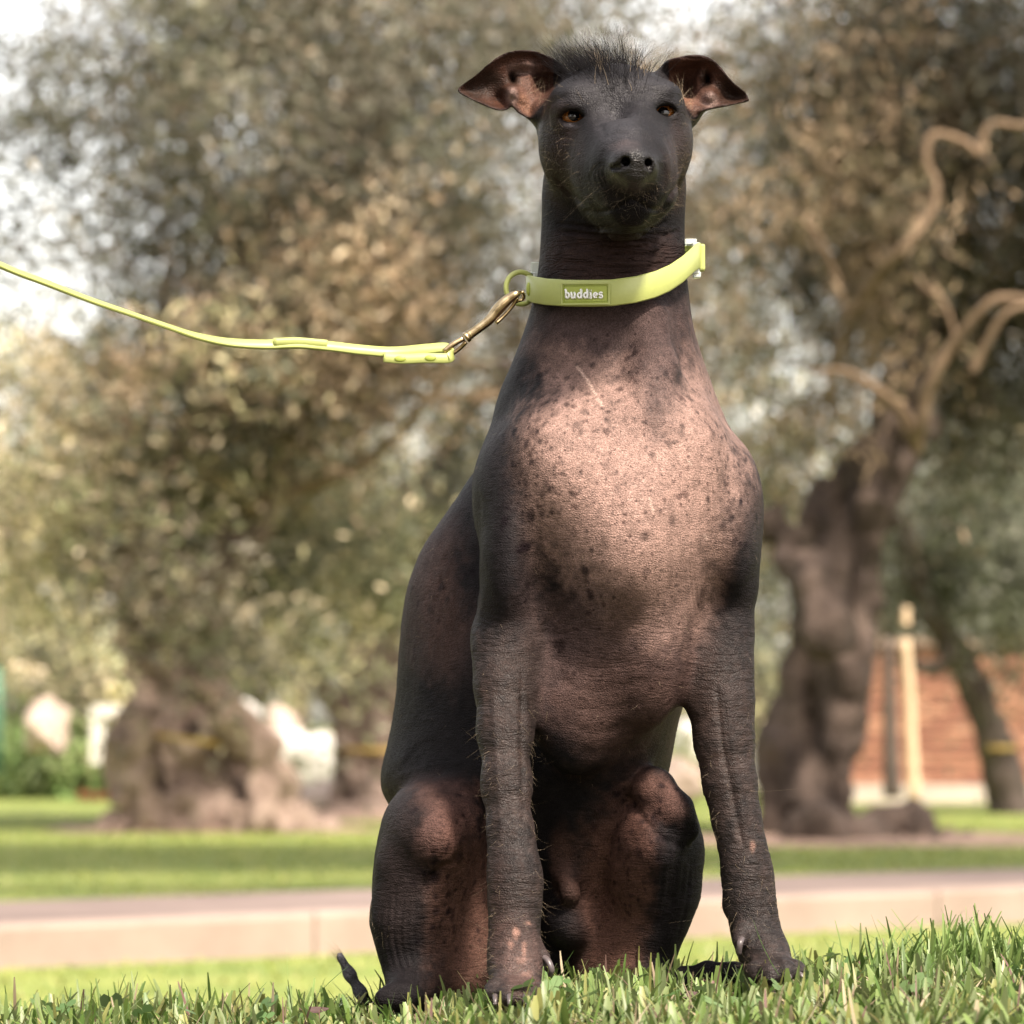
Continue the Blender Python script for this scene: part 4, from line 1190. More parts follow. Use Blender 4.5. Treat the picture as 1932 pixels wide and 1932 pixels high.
HOOK = MB()
zt = lambda x, z: Z8(x, z)
def hz(pts, y=YL): return np.array([at(*zt(x, z), y + dy) for x, z, dy in pts])
k = 1 / 1.61 / 1.9648
hook_pts = hz([(372, 642, 0), (388, 630, 0), (420, 607, 0), (480, 562, 0), (515, 530, 0), (545, 492, 0), (580, 452, -.001), (620, 416, -.001), (660, 390, -.002), (695, 374, -.001)])
HOOK.tube(smooth_path(hook_pts, 40), np.interp(np.linspace(0, 1, 40), [0, .1, .3, .45, .6, .75, .9, 1], [27, 28, 28, 31, 36, 33, 24, 10]) * k * U, 14)
HOOK.tube(hz([(363, 650, 0), (372, 643, 0), (381, 636, 0)]), 33 * k * U, 16)
HOOK.tube(hz([(390, 629, 0), (396, 625, 0)]), 30 * k * U, 16)
HK = HOOK.build('snap_hook', m_brass, LEASH)
MB().tube(smooth_path(hz([(545, 560, .001), (580, 528, .002), (625, 480, .002), (655, 440, .001), (672, 405, -.001)]), 16), 12 * k * U, 10).build('gate', m_brass, HK)
MB().tube(smooth_path(hz([(700, 372, -.001), (712, 392, .003), (704, 418, .006), (676, 428, .005), (655, 440, .002)]), 16), 10 * k * U, 10).build('jaw', m_brass, HK)
sh = MB()
sh.tube(smooth_path(hz([(236, 728, -.002), (290, 686, -.002), (352, 650, -.001)]), 10), 17 * k * U, 12)
sh.tube(smooth_path(hz([(284, 742, .003), (330, 708, .003), (366, 672, .001)]), 10), 14 * k * U, 12)
sh.tube(hz([(236, 728, -.002), (260, 738, 0), (284, 742, .003)]), 13 * k * U, 10)
sh.build('shackle', m_brass, HK)
# ================================================================== GROUND, PATH
def grid_mesh(xs, ys, fz):
    X, Y = np.meshgrid(xs, ys, indexing='ij'); Z = fz(X, Y)
    V = np.stack([X, Y, Z], -1).reshape(-1, 3); nx, ny = X.shape
    i = np.arange(nx - 1)[:, None] * ny + np.arange(ny - 1)[None]
    F = np.stack([i, i + ny, i + ny + 1, i + 1], -1).reshape(-1, 4)
    return V, F
def graded(a, b, fine_lo, fine_hi, d, grow=1.25):
    xs = list(np.arange(fine_lo, fine_hi, d)); s = d
    x = fine_hi
    while x < b: xs.append(x); s *= grow; x += s
    xs.append(b); s = d; x = fine_lo - d
    while x > a: xs.insert(0, x); s *= grow; x -= s
    xs.insert(0, a); return np.array(xs)
m_lawn, nt, b = new_mat('lawn_soil_and_turf')
n1_ = noise_tex(nt, 2.2, 6, .65); n2_ = noise_tex(nt, 45, 4, .6)
r1 = ramp(nt, n1_.outputs['Fac'], [(.30, (.11, .17, .03)), (.55, (.22, .26, .055)), (.75, (.33, .32, .12))])
r2 = ramp(nt, n2_.outputs['Fac'], [(.3, (.6, .6, .6)), (.7, (1.25, 1.25, 1.2))])
mm = N(nt, 'ShaderNodeMixRGB', blend_type='MULTIPLY'); mm.inputs[0].default_value = 1
nt.links.new(r1.outputs[0], mm.inputs[1]); nt.links.new(r2.outputs[0], mm.inputs[2])
tc_ = nt.nodes.new('ShaderNodeTexCoord'); sx_ = nt.nodes.new('ShaderNodeSeparateXYZ'); nt.links.new(tc_.outputs['Object'], sx_.inputs[0])
so_ = N(nt, 'ShaderNodeMapRange'); so_.inputs['From Min'].default_value = 3; so_.inputs['From Max'].default_value = 5; nt.links.new(sx_.outputs['Y'], so_.inputs[0])
r3 = ramp(nt, n2_.outputs['Fac'], [(.3, (.045, .034, .020)), (.7, (.12, .095, .055))])      # thin soil shows on the mound
ms_ = N(nt, 'ShaderNodeMixRGB'); nt.links.new(so_.outputs[0], ms_.inputs[0]); nt.links.new(r3.outputs[0], ms_.inputs[1]); nt.links.new(mm.outputs[0], ms_.inputs[2])
nt.links.new(ms_.outputs[0], b.inputs['Base Color'])
b.inputs['Roughness'].default_value = .9; bump(nt, b, n2_.outputs['Fac'], .8, .02)
V_, F_ = grid_mesh(graded(-160, 160, -1.2, 1.2, .04), graded(-12, 260, -.8, 1.2, .04), ground_z)
tag(mesh_obj('lawn', V_, F_, m_lawn, None, True), kind='structure')

PATH_Y0, PATH_Y1, PATH_TOP = 8.45, 9.95, -.335
LOW = -.445
m_conc, nt, b = new_mat('pale_concrete')
n1_ = noise_tex(nt, 3.0, 6, .6); n2_ = noise_tex(nt, 60, 5, .7)
r1 = ramp(nt, n1_.outputs['Fac'], [(.3, (.25, .188, .155)), (.7, (.36, .275, .23))]); nt.links.new(r1.outputs[0], b.inputs['Base Color'])
b.inputs['Roughness'].default_value = .85; bump(nt, b, n2_.outputs['Fac'], .4, .01)
m_pave, nt, b = new_mat('path_surface')
n1_ = noise_tex(nt, 1.6, 7, .65)
r1 = ramp(nt, n1_.outputs['Fac'], [(.3, (.125, .09, .08)), (.7, (.22, .165, .145))]); nt.links.new(r1.outputs[0], b.inputs['Base Color']); b.inputs['Roughness'].default_value = .85
_px = smooth_path([(-60, 3.9), (-12, 4.3), (-6, 5.1), (-3, 6.7), (-.86, 8.4), (1.09, 10.05), (3.6, 12.0), (7, 13.8), (14, 15.4), (60, 18)], 400)
path_y = lambda x: np.interp(x, _px[:, 0], _px[:, 1])
_t = np.gradient(_px, axis=0); _t /= np.linalg.norm(_t, axis=1, keepdims=True); _n = np.stack([-_t[:, 1], _t[:, 0]], -1)
PATH_W = 1.34
def sweep(o0, o1, ztop, zbot, name, m, parent=None):
    A = _px + _n * o0; B = _px + _n * o1; n = len(_px)
    V = np.concatenate([np.column_stack([A, np.full(n, ztop)]), np.column_stack([B, np.full(n, ztop)]), np.column_stack([B, np.full(n, zbot)]), np.column_stack([A, np.full(n, zbot)])]); F = []
    for i in range(n - 1):
        for a_, b_ in ((0, 1), (1, 2), (2, 3), (3, 0)): F.append([a_ * n + i, a_ * n + i + 1, b_ * n + i + 1, b_ * n + i])
    return MB().add(V, F).build(name, m, parent, False)
tag(sweep(.153, PATH_W, PATH_TOP - .006, LOW - .15, 'path', m_pave), kind='structure')
KERB = tag(empty('kerb', (-.86, 8.4, LOW)), kind='structure')
_s = np.concatenate([[0], np.cumsum(np.linalg.norm(np.diff(_px, axis=0), axis=1))])
s0_ = np.interp(-12, _px[:, 0], _s); n_k = 0
while n_k < 24:
    q0, q1 = s0_ + n_k * 1.2, s0_ + (n_k + 1) * 1.2 - .004
    p0_ = np.array([np.interp(q0, _s, _px[:, 0]), np.interp(q0, _s, _px[:, 1])]); p1_ = np.array([np.interp(q1, _s, _px[:, 0]), np.interp(q1, _s, _px[:, 1])])
    c_ = (p0_ + p1_) / 2; d_ = p1_ - p0_; nn_ = np.array([-d_[1], d_[0]]) / np.linalg.norm(d_)
    c_ = c_ + nn_ * .075
    o = MB().box((c_[0], c_[1], PATH_TOP - .2 + .0025 * (n_k % 3)), (np.linalg.norm(d_), .15, .40), math.atan2(d_[1], d_[0])).build('kerb_stone', m_conc, KERB, False)
    bv = o.modifiers.new('bevel', 'BEVEL'); bv.width = .014; bv.segments = 2; n_k += 1

# bare earth round the trees
m_earth = simple('bare_earth', (.26, .175, .135), .95, .25, 6, .5, .02)
def earth(name, cx, cy, rx, ry, seed):
    n = 40; V = [[cx, cy, LOW + .05]]
    for j, q in enumerate((.5, .8, 1.0)):
        for i in range(n):
            a = 2 * pi * i / n; r = q * (1 + .12 * sin(3 * a + seed) + .07 * sin(7 * a + 2 * seed))
            V.append([cx + rx * r * cos(a), cy + ry * r * sin(a), LOW + (.045, .028, .002)[j]])
    F = []
    for i in range(n):
        k = (i + 1) % n; F.append([0, 1 + i, 1 + k])
        for j in range(2): F.append([1 + j * n + i, 1 + (j + 1) * n + i, 1 + (j + 1) * n + k, 1 + j * n + k])
    tag(MB().add(V, F).build(name, m_earth), kind='structure')
earth('bare_earth', 1.85, 19.0, 1.25, .75, 1); earth('bare_earth', -1.75, 21.4, .95, .7, 2); earth('bare_earth', -.7, 24.3, 1.3, .8, 4)

# ================================================================== TREES
m_bark, nt, b = new_mat('olive_bark')
n1_ = noise_tex(nt, 5, 6, .65); n2_ = noise_tex(nt, 30, 4, .6)
r1 = ramp(nt, n1_.outputs['Fac'], [(.28, (.085, .056, .044)), (.5, (.19, .135, .108)), (.72, (.34, .26, .215))])
nt.links.new(r1.outputs[0], b.inputs['Base Color']); b.inputs['Roughness'].default_value = .9; bump(nt, b, n2_.outputs['Fac'], .8, .03)
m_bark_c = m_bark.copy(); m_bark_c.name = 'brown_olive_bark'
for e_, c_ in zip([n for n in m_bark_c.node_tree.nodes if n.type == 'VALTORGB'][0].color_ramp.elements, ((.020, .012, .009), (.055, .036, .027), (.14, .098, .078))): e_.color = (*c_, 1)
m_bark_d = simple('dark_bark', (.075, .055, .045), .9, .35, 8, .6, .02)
m_twig = simple('bare_branch', (.19, .125, .078), .85, .2, 12, .4, .01)

def leaf_mat(name):
    m, nt, b = new_mat(name)
    vc = N(nt, 'ShaderNodeVertexColor', layer_name='Col'); nt.links.new(vc.outputs['Color'], b.inputs['Base Color'])
    b.inputs['Roughness'].default_value = .55; b.inputs['Specular IOR Level'].default_value = .35
    tr = nt.nodes.new('ShaderNodeBsdfTranslucent'); nt.links.new(vc.outputs['Color'], tr.inputs['Color'])
    mix = nt.nodes.new('ShaderNodeMixShader'); mix.inputs[0].default_value = .30
    nt.links.new(b.outputs[0], mix.inputs[1]); nt.links.new(tr.outputs[0], mix.inputs[2])
    nt.links.new(mix.outputs[0], nt.nodes['Material Output'].inputs['Surface'])
    return m
m_leaf = leaf_mat('leaves')

def leaves(C, L, W, colr, rng, droop=.0):
    """C (n,3) centres -> one folded leaf each (4 corner quad)"""
    n = len(C)
    d = rng.normal(size=(n, 3)); d[:, 2] -= droop; d /= np.linalg.norm(d, axis=1, keepdims=True)
    s = np.cross(d, rng.normal(size=(n, 3))); s /= np.linalg.norm(s, axis=1, keepdims=True)
    l = (L * rng.uniform(.6, 1.3, n))[:, None]; w = (W * rng.uniform(.6, 1.3, n))[:, None]
    V = np.stack([C - d * l, C - s * w + d * l * .1, C + d * l, C + s * w + d * l * .1], 1).reshape(-1, 3)
    F = np.arange(4 * n).reshape(n, 4)
    return V, F, np.repeat(colr, 4, 0)

def crown_mesh(name, blobs, pal, parent, seed, per=None, leaf=(.040, .0115), droop=.3, clump=.20, hollow=.25, hang=0.0, dens=1.9):
    """blobs: (u, v, y, ru, rv, depth_m, n_leaves[, palette])"""
    rng = np.random.default_rng(seed); CC = []; KK = []
    for bl in blobs:
        u, v, y, ru, rv, dm, n = bl[:7]; n = int(n * dens); pp = np.array(bl[7] if len(bl) > 7 else pal)
        c = at(u, v, y); s = (3 + y) / FP
        nc = max(3, int(n / 100))
        q = rng.normal(size=(nc, 3)); q /= np.linalg.norm(q, axis=1, keepdims=True); q *= rng.uniform(hollow, 1, (nc, 1)) ** (1 / 2.2)
        cc = c + q * np.array([ru * s, dm, rv * s])
        ci = rng.integers(0, nc, n)
        sz = rng.uniform(.4, 2.0, nc)[ci][:, None] * clump
        # each clump is a spray: leaves strung along a few twigs
        ax = rng.normal(size=(nc, 3)); ax[:, 2] -= hang * 3; ax /= np.linalg.norm(ax, axis=1, keepdims=True)
        P = cc[ci] + ax[ci] * (rng.normal(size=(n, 1)) * sz * 1.5) + rng.normal(size=(n, 3)) * sz * .55
        P[:, 2] = np.maximum(P[:, 2], LOW + .03)
        big = vnoise(P * np.array([1, .6, 1.25]), .95, 2, seed)
        keep = big > -.28 + .35 * (rng.random(n) - .5)
        P = P[keep]; ci = ci[keep]; big = big[keep]; n = len(P)
        base = pp[rng.integers(0, len(pp), nc)][ci]
        KK.append(base * rng.uniform(.4, 1.75, nc)[ci][:, None] * rng.uniform(.8, 1.2, (n, 1)) * (1 + .45 * vnoise(P, 1.3, 1, seed + 2))[:, None]); CC.append(P)
    C = np.vstack(CC); K = np.vstack(KK)
    V, F, K = leaves(C, leaf[0], leaf[1], K, rng, droop)
    o = mesh_obj(name, V, F, m_leaf, parent, False, K)
    return o

def trunk_mesh(name, groups, m, parent, vox=.035, amp=.05, scale=3.2, seed=0):
    lo = np.min([p.lo for g_, _ in groups for p in g_ if not p.sub], 0) - .12; hi = np.max([p.hi for g_, _ in groups for p in g_ if not p.sub], 0) + .12
    V, F = sdf_mesh(groups, lo, hi, vox)
    V = relax(V, F, 1); Nn = vert_normals(V, F)
    st = np.array([1, 1, .26])
    d = amp * (.8 * vnoise(V * st, scale, 2, seed) + 1.1 * (1 - 3 * np.abs(vnoise(V * st, scale * 1.9, 2, seed + 3))) + .4 * vnoise(V, scale * 4, 2, seed + 5) - .3)
    V = V + Nn * d[:, None]
    return mesh_obj(name, V, F, m, parent, True)
def T(pts, y, k=.08, sub=False):
    return chain([(at(u, v, y + (q[0] if q else 0)), r * (3 + y) / FP) for u, v, r, *q in pts], k, sub)
def branch(pts, y, r0, r1, m, parent, n=24):
    p = smooth_path([at(q[0], q[1], y + (q[2] if len(q) > 2 else 0)) for q in pts], n)
    p += .02 * np.stack([vnoise(p, 4, 2, 1), vnoise(p, 4, 2, 2), vnoise(p, 4, 2, 3)], -1)
    return MB().tube(p, np.linspace(r0, r1, n) * (3 + y) / FP, 8).build('branch', m, parent)

OLIVE = [(.115, .115, .075), (.160, .152, .105), (.075, .075, .048), (.215, .195, .15), (.165, .13, .09)]
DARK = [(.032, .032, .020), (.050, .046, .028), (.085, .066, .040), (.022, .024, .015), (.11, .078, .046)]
DRY = [(.28, .20, .13), (.20, .145, .09), (.37, .27, .18), (.15, .125, .075)]
GOLD = [(.38, .35, .20), (.50, .44, .27), (.26, .27, .14), (.54, .45, .31), (.15, .16, .09), (.30, .31, .22)]
GREY = [(.15, .16, .115), (.20, .205, .155), (.11, .12, .08), (.24, .235, .19)]
PALE = [(.45, .37, .26), (.55, .47, .35), (.36, .33, .20), (.48, .42, .22)]

def ropes(path, y, n, r, turn, seed, k=.022, squash=.8):
    """a fluted trunk: n strands winding round a path of (u, v, half-width)"""
    rr = np.random.default_rng(seed); P = smooth_path([(q[0], q[1], q[2]) for q in path], 14); out = []
    core = [(q[0], q[1], q[2] * .55) for q in P[::2]]; out += T(core, y, .03)
    for i in range(n):
        a0 = 2 * pi * i / n + rr.uniform(-.3, .3); pts = []
        w = rr.uniform(.75, 1.35)
        for j, (u, v, h) in enumerate(P):
            a = a0 + turn * j / 13 + .25 * sin(j * .9 + i * 2)
            s_ = h * .68
            pts.append((u + s_ * cos(a), v, h * r * w * (1 + .25 * sin(j * 1.3 + i)), -squash * s_ * sin(a) * (3 + y) / FP))
        out += T(pts, y, k)
    return out

# A: gnarled olive left of the dog -------------------------------------
yA = 21.2
m_bark_a = m_bark.copy(); m_bark_a.name = 'grey_olive_bark'
for e_, c_ in zip([n for n in m_bark_a.node_tree.nodes if n.type == 'VALTORGB'][0].color_ramp.elements, ((.075, .050, .040), (.23, .162, .13), (.42, .32, .265))): e_.color = (*c_, 1)
tA = empty('olive_tree', at(365, 1548, yA), 'gnarled grey olive tree with a hollow twisted trunk on the lawn left of the dog', 'tree', 'old olive trees')
trunk_mesh('trunk', [(ropes([(365, 1560, 150), (358, 1480, 118), (335, 1400, 92), (300, 1310, 62), (272, 1230, 44), (255, 1080, 36), (300, 900, 30)], yA, 8, .26, 1.6, 2)
                      + ropes([(450, 1560, 90), (440, 1470, 70), (405, 1380, 54), (365, 1300, 44), (375, 1190, 36), (460, 960, 26)], yA + .15, 6, .30, -1.2, 3)
                      + T([(300, 1540, 44), (250, 1480, 34), (232, 1420, 26), (262, 1370, 24), (300, 1330, 18)], yA - .35)
                      + T([(500, 1540, 40), (518, 1480, 30), (488, 1415, 24), (440, 1350, 22), (390, 1300, 16)], yA - .3)
                      + T([(350, 1540, 44), (230, 1560, 28), (185, 1570, 14)], yA - .3, .04) + T([(470, 1545, 44), (560, 1562, 26), (610, 1570, 12)], yA - .3, .04)
                      + T([(330, 1275, 22, -.45), (338, 1320, 30, -.4)], yA, .03, True) + T([(305, 1425, 14, -.6), (318, 1470, 18, -.55)], yA, .03, True) + T([(400, 1470, 12, -.65), (405, 1530, 18, -.6)], yA, .03, True), .04)],
           m_bark_a, tA, .032, .085, 3.4, 2)
branch([(280, 1200), (200, 1050), (180, 900), (260, 700), (330, 500)], yA, 24, 7, m_bark, tA)
branch([(400, 1120), (520, 960), (560, 780), (700, 600), (760, 420)], yA, 24, 7, m_bark, tA)
branch([(300, 900), (420, 700), (480, 420), (560, 180), (600, 0)], yA, 22, 6, m_bark, tA)
branch([(460, 960), (700, 860), (900, 640)], yA, 18, 5, m_twig, tA)
crown_mesh('crown', [(520, 220, yA, 300, 200, 1.5, 6500), (330, 480, yA, 190, 180, 1.3, 3200), (760, 330, yA, 230, 240, 1.4, 5600), (560, 540, yA, 260, 150, 1.3, 5200),
                     (200, 760, yA, 170, 130, 1.0, 2300, GOLD + DRY[:2]), (430, 740, yA, 220, 120, 1.0, 3400, OLIVE + DRY[:2]), (680, 540, yA - .8, 150, 90, .6, 3600, DRY + PALE[:1]), (620, 690, yA - .8, 150, 80, .6, 2400, DRY), (400, 640, yA - .8, 160, 90, .6, 1500, DRY + GOLD),
                     (250, 930, yA + .6, 200, 130, .8, 3600, GOLD), (480, 980, yA + .6, 190, 150, .8, 3800, GOLD + OLIVE[:2]), (640, 1100, yA + .6, 130, 120, .7, 2300, GOLD), (330, 1070, yA + .6, 160, 80, .6, 1900, GOLD + OLIVE), (80, 1010, yA - .3, 130, 150, .7, 2400, GOLD + PALE),
                     (300, 1140, yA - .75, 110, 55, .35, 1500, DARK + OLIVE + GOLD[:1]), (420, 1190, yA - .75, 80, 40, .3, 700, GOLD + OLIVE), (110, 220, yA, 140, 110, 1.0, 1300), (80, 400, yA, 100, 110, 1.0, 420), (300, 70, yA, 150, 80, 1.0, 1500), (60, 90, yA, 100, 50, 1.0, 240), (520, -20, yA, 260, 90, 1.2, 2600), (820, 20, yA, 220, 110, 1.2, 2400), (1060, 40, yA + 1, 200, 120, 1.2, 2400), (560, 30, yA, 200, 60, 1.0, 1100), (900, 60, yA, 220, 110, 1.2, 1500), (-300, 300, yA + 1, 240, 300, 1.6, 1500), (-250, 700, yA + 1, 260, 200, 1.6, 2500)],
           OLIVE, tA, 21)

# B: olive behind, half hidden by the dog -------------------------------
yB = 24.5
tB = empty('olive_tree', at(700, 1560, yB), 'reddish brown olive tree partly hidden behind the dog\'s back, left side', 'tree', 'old olive trees')
trunk_mesh('trunk', [(ropes([(705, 1565, 110), (712, 1470, 84), (720, 1370, 68), (712, 1270, 54), (735, 1150, 42), (800, 980, 32)], yB, 7, .28, 1.8, 7)
                      + T([(690, 1540, 30), (655, 1470, 15), (634, 1400, 12), (616, 1320, 12), (600, 1270, 10)], yB - .2)
                      + T([(700, 1555, 50), (600, 1568, 32), (545, 1574, 16)], yB - .4, .04) + T([(730, 1555, 50), (860, 1570, 28)], yB - .3, .04), .04)], m_bark, tB, .04, .08, 2.6, 5)
branch([(735, 1150), (820, 900), (900, 760), (1000, 690), (1100, 640)], yB, 26, 9, m_bark_d, tB)
branch([(1010, 700, -1.2), (900, 692, -1.3), (800, 700, -1.4), (720, 722, -1.5), (655, 775, -1.5)], yB, 15, 7, m_bark_d, tB)
branch([(960, 745, -1.2), (860, 748, -1.3), (770, 742, -1.4), (700, 760, -1.5)], yB, 10, 4, m_twig, tB)
crown_mesh('crown', [(860, 900, yB, 240, 130, 1.2, 5200, OLIVE + GREY), (720, 960, yB + .8, 240, 200, 1.2, 5200, OLIVE + GOLD[:2]), (1050, 420, yB, 280, 300, 1.5, 6200, OLIVE + DRY[:1]), (1350, 250, yB, 230, 240, 1.3, 5200, OLIVE + DRY[:2]),
                     (1250, 600, yB, 280, 220, 1.3, 5600, OLIVE + DRY), (900, 640, yB, 160, 90, .9, 1900, DRY + OLIVE), (1420, 520, yB, 170, 200, 1.2, 2400, GREY + OLIVE)], OLIVE, tB, 33)

# C: large dark olive at the right --------------------------------------
yC = 19.0
tC = empty('olive_tree', at(1570, 1600, yC), 'massive dark olive tree with fluted trunk and spreading root right of the dog', 'tree', 'old olive trees')
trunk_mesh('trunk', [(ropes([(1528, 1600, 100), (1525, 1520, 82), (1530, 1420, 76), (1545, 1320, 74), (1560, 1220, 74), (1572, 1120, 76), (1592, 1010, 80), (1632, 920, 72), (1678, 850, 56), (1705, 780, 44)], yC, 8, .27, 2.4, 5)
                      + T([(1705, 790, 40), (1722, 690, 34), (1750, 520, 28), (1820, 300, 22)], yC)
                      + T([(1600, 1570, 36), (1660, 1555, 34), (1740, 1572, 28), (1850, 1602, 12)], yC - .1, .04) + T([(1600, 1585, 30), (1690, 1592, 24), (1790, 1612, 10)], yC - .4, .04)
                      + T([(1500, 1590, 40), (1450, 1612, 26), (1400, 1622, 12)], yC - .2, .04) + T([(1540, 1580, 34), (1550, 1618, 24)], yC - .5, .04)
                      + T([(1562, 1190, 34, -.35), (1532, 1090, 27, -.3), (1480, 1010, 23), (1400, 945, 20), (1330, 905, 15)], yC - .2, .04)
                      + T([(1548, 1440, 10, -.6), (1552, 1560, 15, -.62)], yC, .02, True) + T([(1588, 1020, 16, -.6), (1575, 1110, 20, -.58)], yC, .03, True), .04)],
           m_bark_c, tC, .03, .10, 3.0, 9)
branch([(1700, 800), (1735, 820, -0.95), (1750, 740, -1.15), (1800, 645, -1.25), (1862, 572, -1.35), (1932, 566, -1.35), (2030, 590, -1.25)], yC, 14, 5, m_twig, tC, 40)
branch([(1832, 705, -1.35), (1862, 645, -1.40), (1900, 590, -1.45), (1960, 570, -1.45)], yC, 8, 5, m_twig, tC)
branch([(2020, 240, -1.35), (1930, 234, -1.35), (1875, 232, -1.35), (1852, 262, -1.35), (1850, 288, -1.35), (1815, 268, -1.35), (1762, 258, -1.35), (1748, 300, -1.35), (1768, 350, -1.35), (1752, 410, -1.35), (1695, 480, -1.35), (1640, 540, -1.0), (1590, 640, -.6), (1560, 760, 0.0)], yC, 5.5, 9, m_twig, tC, 60)
branch([(1520, 700, -1.05), (1600, 702, -1.15), (1665, 740, -1.15), (1712, 790, -0.95), (1735, 850, -0.75)], yC, 4, 12, m_twig, tC)
branch([(1740, 540, -0.95), (1775, 570, -1.05), (1808, 640, -1.05)], yC, 6, 4, m_twig, tC)
branch([(1470, 400, -1.05), (1520, 420, -1.05), (1560, 470, -1.05), (1600, 600, -1.05)], yC, 5, 3, m_twig, tC)
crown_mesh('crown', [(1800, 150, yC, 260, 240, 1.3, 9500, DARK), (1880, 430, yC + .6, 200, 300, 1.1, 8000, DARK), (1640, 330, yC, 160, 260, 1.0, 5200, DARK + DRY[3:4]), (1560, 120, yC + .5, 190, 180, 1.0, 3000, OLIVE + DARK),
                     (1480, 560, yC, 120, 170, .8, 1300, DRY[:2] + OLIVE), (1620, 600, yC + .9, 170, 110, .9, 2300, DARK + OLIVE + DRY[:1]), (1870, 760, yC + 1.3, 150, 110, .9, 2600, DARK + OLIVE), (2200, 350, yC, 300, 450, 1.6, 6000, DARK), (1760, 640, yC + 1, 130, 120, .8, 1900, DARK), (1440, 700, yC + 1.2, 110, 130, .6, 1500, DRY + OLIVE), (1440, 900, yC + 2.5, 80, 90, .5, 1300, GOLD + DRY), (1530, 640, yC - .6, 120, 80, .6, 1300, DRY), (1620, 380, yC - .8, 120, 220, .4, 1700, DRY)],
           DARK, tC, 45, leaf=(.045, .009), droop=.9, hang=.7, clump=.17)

# D: leaning thin tree at the right edge ---------------------------------
yD = 25.5
tD = empty('leaning_tree', at(1905, 1535, yD), 'slim dark tree leaning left in front of the brick wall', 'tree')
trunk_mesh('trunk', [(T([(1915, 1540, 42), (1898, 1470, 34), (1880, 1400, 29), (1846, 1320, 26), (1806, 1240, 24), (1770, 1170, 20), (1735, 1090, 16), (1700, 980, 12)], yD) + T([(1800, 1250, 14), (1760, 1262, 11), (1720, 1258, 9), (1690, 1245, 8)], yD - .1), .05)], m_bark_d, tD, .03, .03, 4, 12)
crown_mesh('crown', [(1780, 930, yD, 170, 130, 1.0, 5200, GREY), (1850, 1090, yD, 150, 90, .9, 3200, GREY), (1700, 1080, yD + .5, 110, 90, .8, 2000, GREY + OLIVE), (2050, 1000, yD, 200, 180, 1.2, 4200, GREY), (1890, 1175, yD + .8, 80, 30, .5, 500, PALE)], GREY, tD, 51)

# E: row of sunlit golden olives and shrubs further back ----------------------
def back_tree(u, y, top, w, pal, seed, n, label, base=1490, cat='tree', name='olive_tree', leafsz=(.055, .018)):
    t = empty(name, at(u, base, y), label, cat, 'trees behind the olives')
    h = base - top
    trunk = T([(u, base + 10, 26), (u + 8, base - h * .3, 18), (u - 10, base - h * .6, 12), (u + 6, base - h * .85, 6)], y, .05)
    trunk_mesh('trunk', [(trunk, .05)], m_bark, t, .06, .03, 3, seed)
    crown_mesh('crown', [(u, top + h * .30, y, w, h * .30, 1.6, n // 2), (u - w * .45, top + h * .55, y - .4, w * .62, h * .26, 1.3, n // 4), (u + w * .45, top + h * .58, y - .3, w * .62, h * .26, 1.3, n // 4), (u, top + h * .78, y - .5, w * .7, h * .14, 1.0, n // 8)], pal, t, seed, leaf=leafsz, clump=.24, dens=1.6)
    return t
yE = 38
back_tree(-160, yE, 700, 190, GOLD + PALE, 61, 6500, 'golden olive tree leaning in at the far left edge behind the hedge')
back_tree(60, yE, 640, 190, GOLD + PALE, 62, 7500, 'bright yellow green tree above the hedge at the left edge')
back_tree(330, yE + 2, 690, 200, GOLD + OLIVE, 63, 7500, 'yellow green tree rising right behind the hollow olive trunk')
back_tree(560, yE + 1, 730, 190, GOLD + OLIVE, 64, 7000, 'yellowish tree between the hollow trunk and the half hidden olive', base=1480)
back_tree(800, yE + 3, 700, 210, OLIVE + GOLD, 65, 6500, 'grey green tree seen just left of the dog\'s shoulder', base=1480)
back_tree(1060, yE + 5, 560, 240, OLIVE, 66, 5000, 'dim olive tree behind the dog\'s body', base=1470)
back_tree(1330, yE + 5, 700, 230, GREY + GOLD, 67, 6500, 'grey green tree behind the dog\'s right shoulder', base=1470)
back_tree(1560, yE + 4, 760, 180, OLIVE + GOLD[:1], 68, 5200, 'green tree behind the massive dark trunk', base=1470)
back_tree(1780, yE + 6, 700, 240, GREY, 69, 6500, 'pale grey green tree rising behind the brick wall', base=1400)
back_tree(2080, yE + 6, 640, 260, GREY, 70, 5000, 'grey tree behind the right end of the brick wall', base=1400)
back_tree(-500, yE + 2, 500, 260, OLIVE, 71, 5500, 'tall olive tree outside the left of the view', base=1480)

# low shrubs in front of them
def shrub(u, v, y, ru, rv, n, pal, label, seed, name='shrub', cat='shrub', group='shrubs behind the lawn'):
    b0 = at(u, v + rv, y)
    t = empty(name, b0, label, cat, group)
    mb = MB()
    for q in range(4): mb.tube(smooth_path([at(u + (q - 1.5) * 5, v + rv, y), at(u + (q - 1.5) * ru * .3, v, y), at(u + (q - 1.5) * ru * .5, v - rv * .6, y)], 8), np.linspace(.03, .008, 8), 6)
    mb.build('stem', m_bark, t)
    crown_mesh('foliage', [(u, v, y, ru, rv, .8, n), (u + ru * .3, v - rv * .2, y - .3, ru * .6, rv * .6, .5, n // 3)], pal, t, seed, leaf=(.042, .018), clump=.10, hollow=.1, dens=1.2)
    return t
GREENS = [(.20, .30, .10), (.30, .40, .15), (.13, .20, .07), (.38, .45, .20)]
shrub(60, 1440, 31.0, 130, 48, 6500, GREENS, 'low bright green hedge plant at the left edge of the lawn', 81, 'hedge_plant', 'hedge', None)
shrub(-150, 1440, 31.0, 130, 56, 3500, GREENS, 'low green hedge plant just outside the left edge', 82, 'hedge_plant', 'hedge', None)
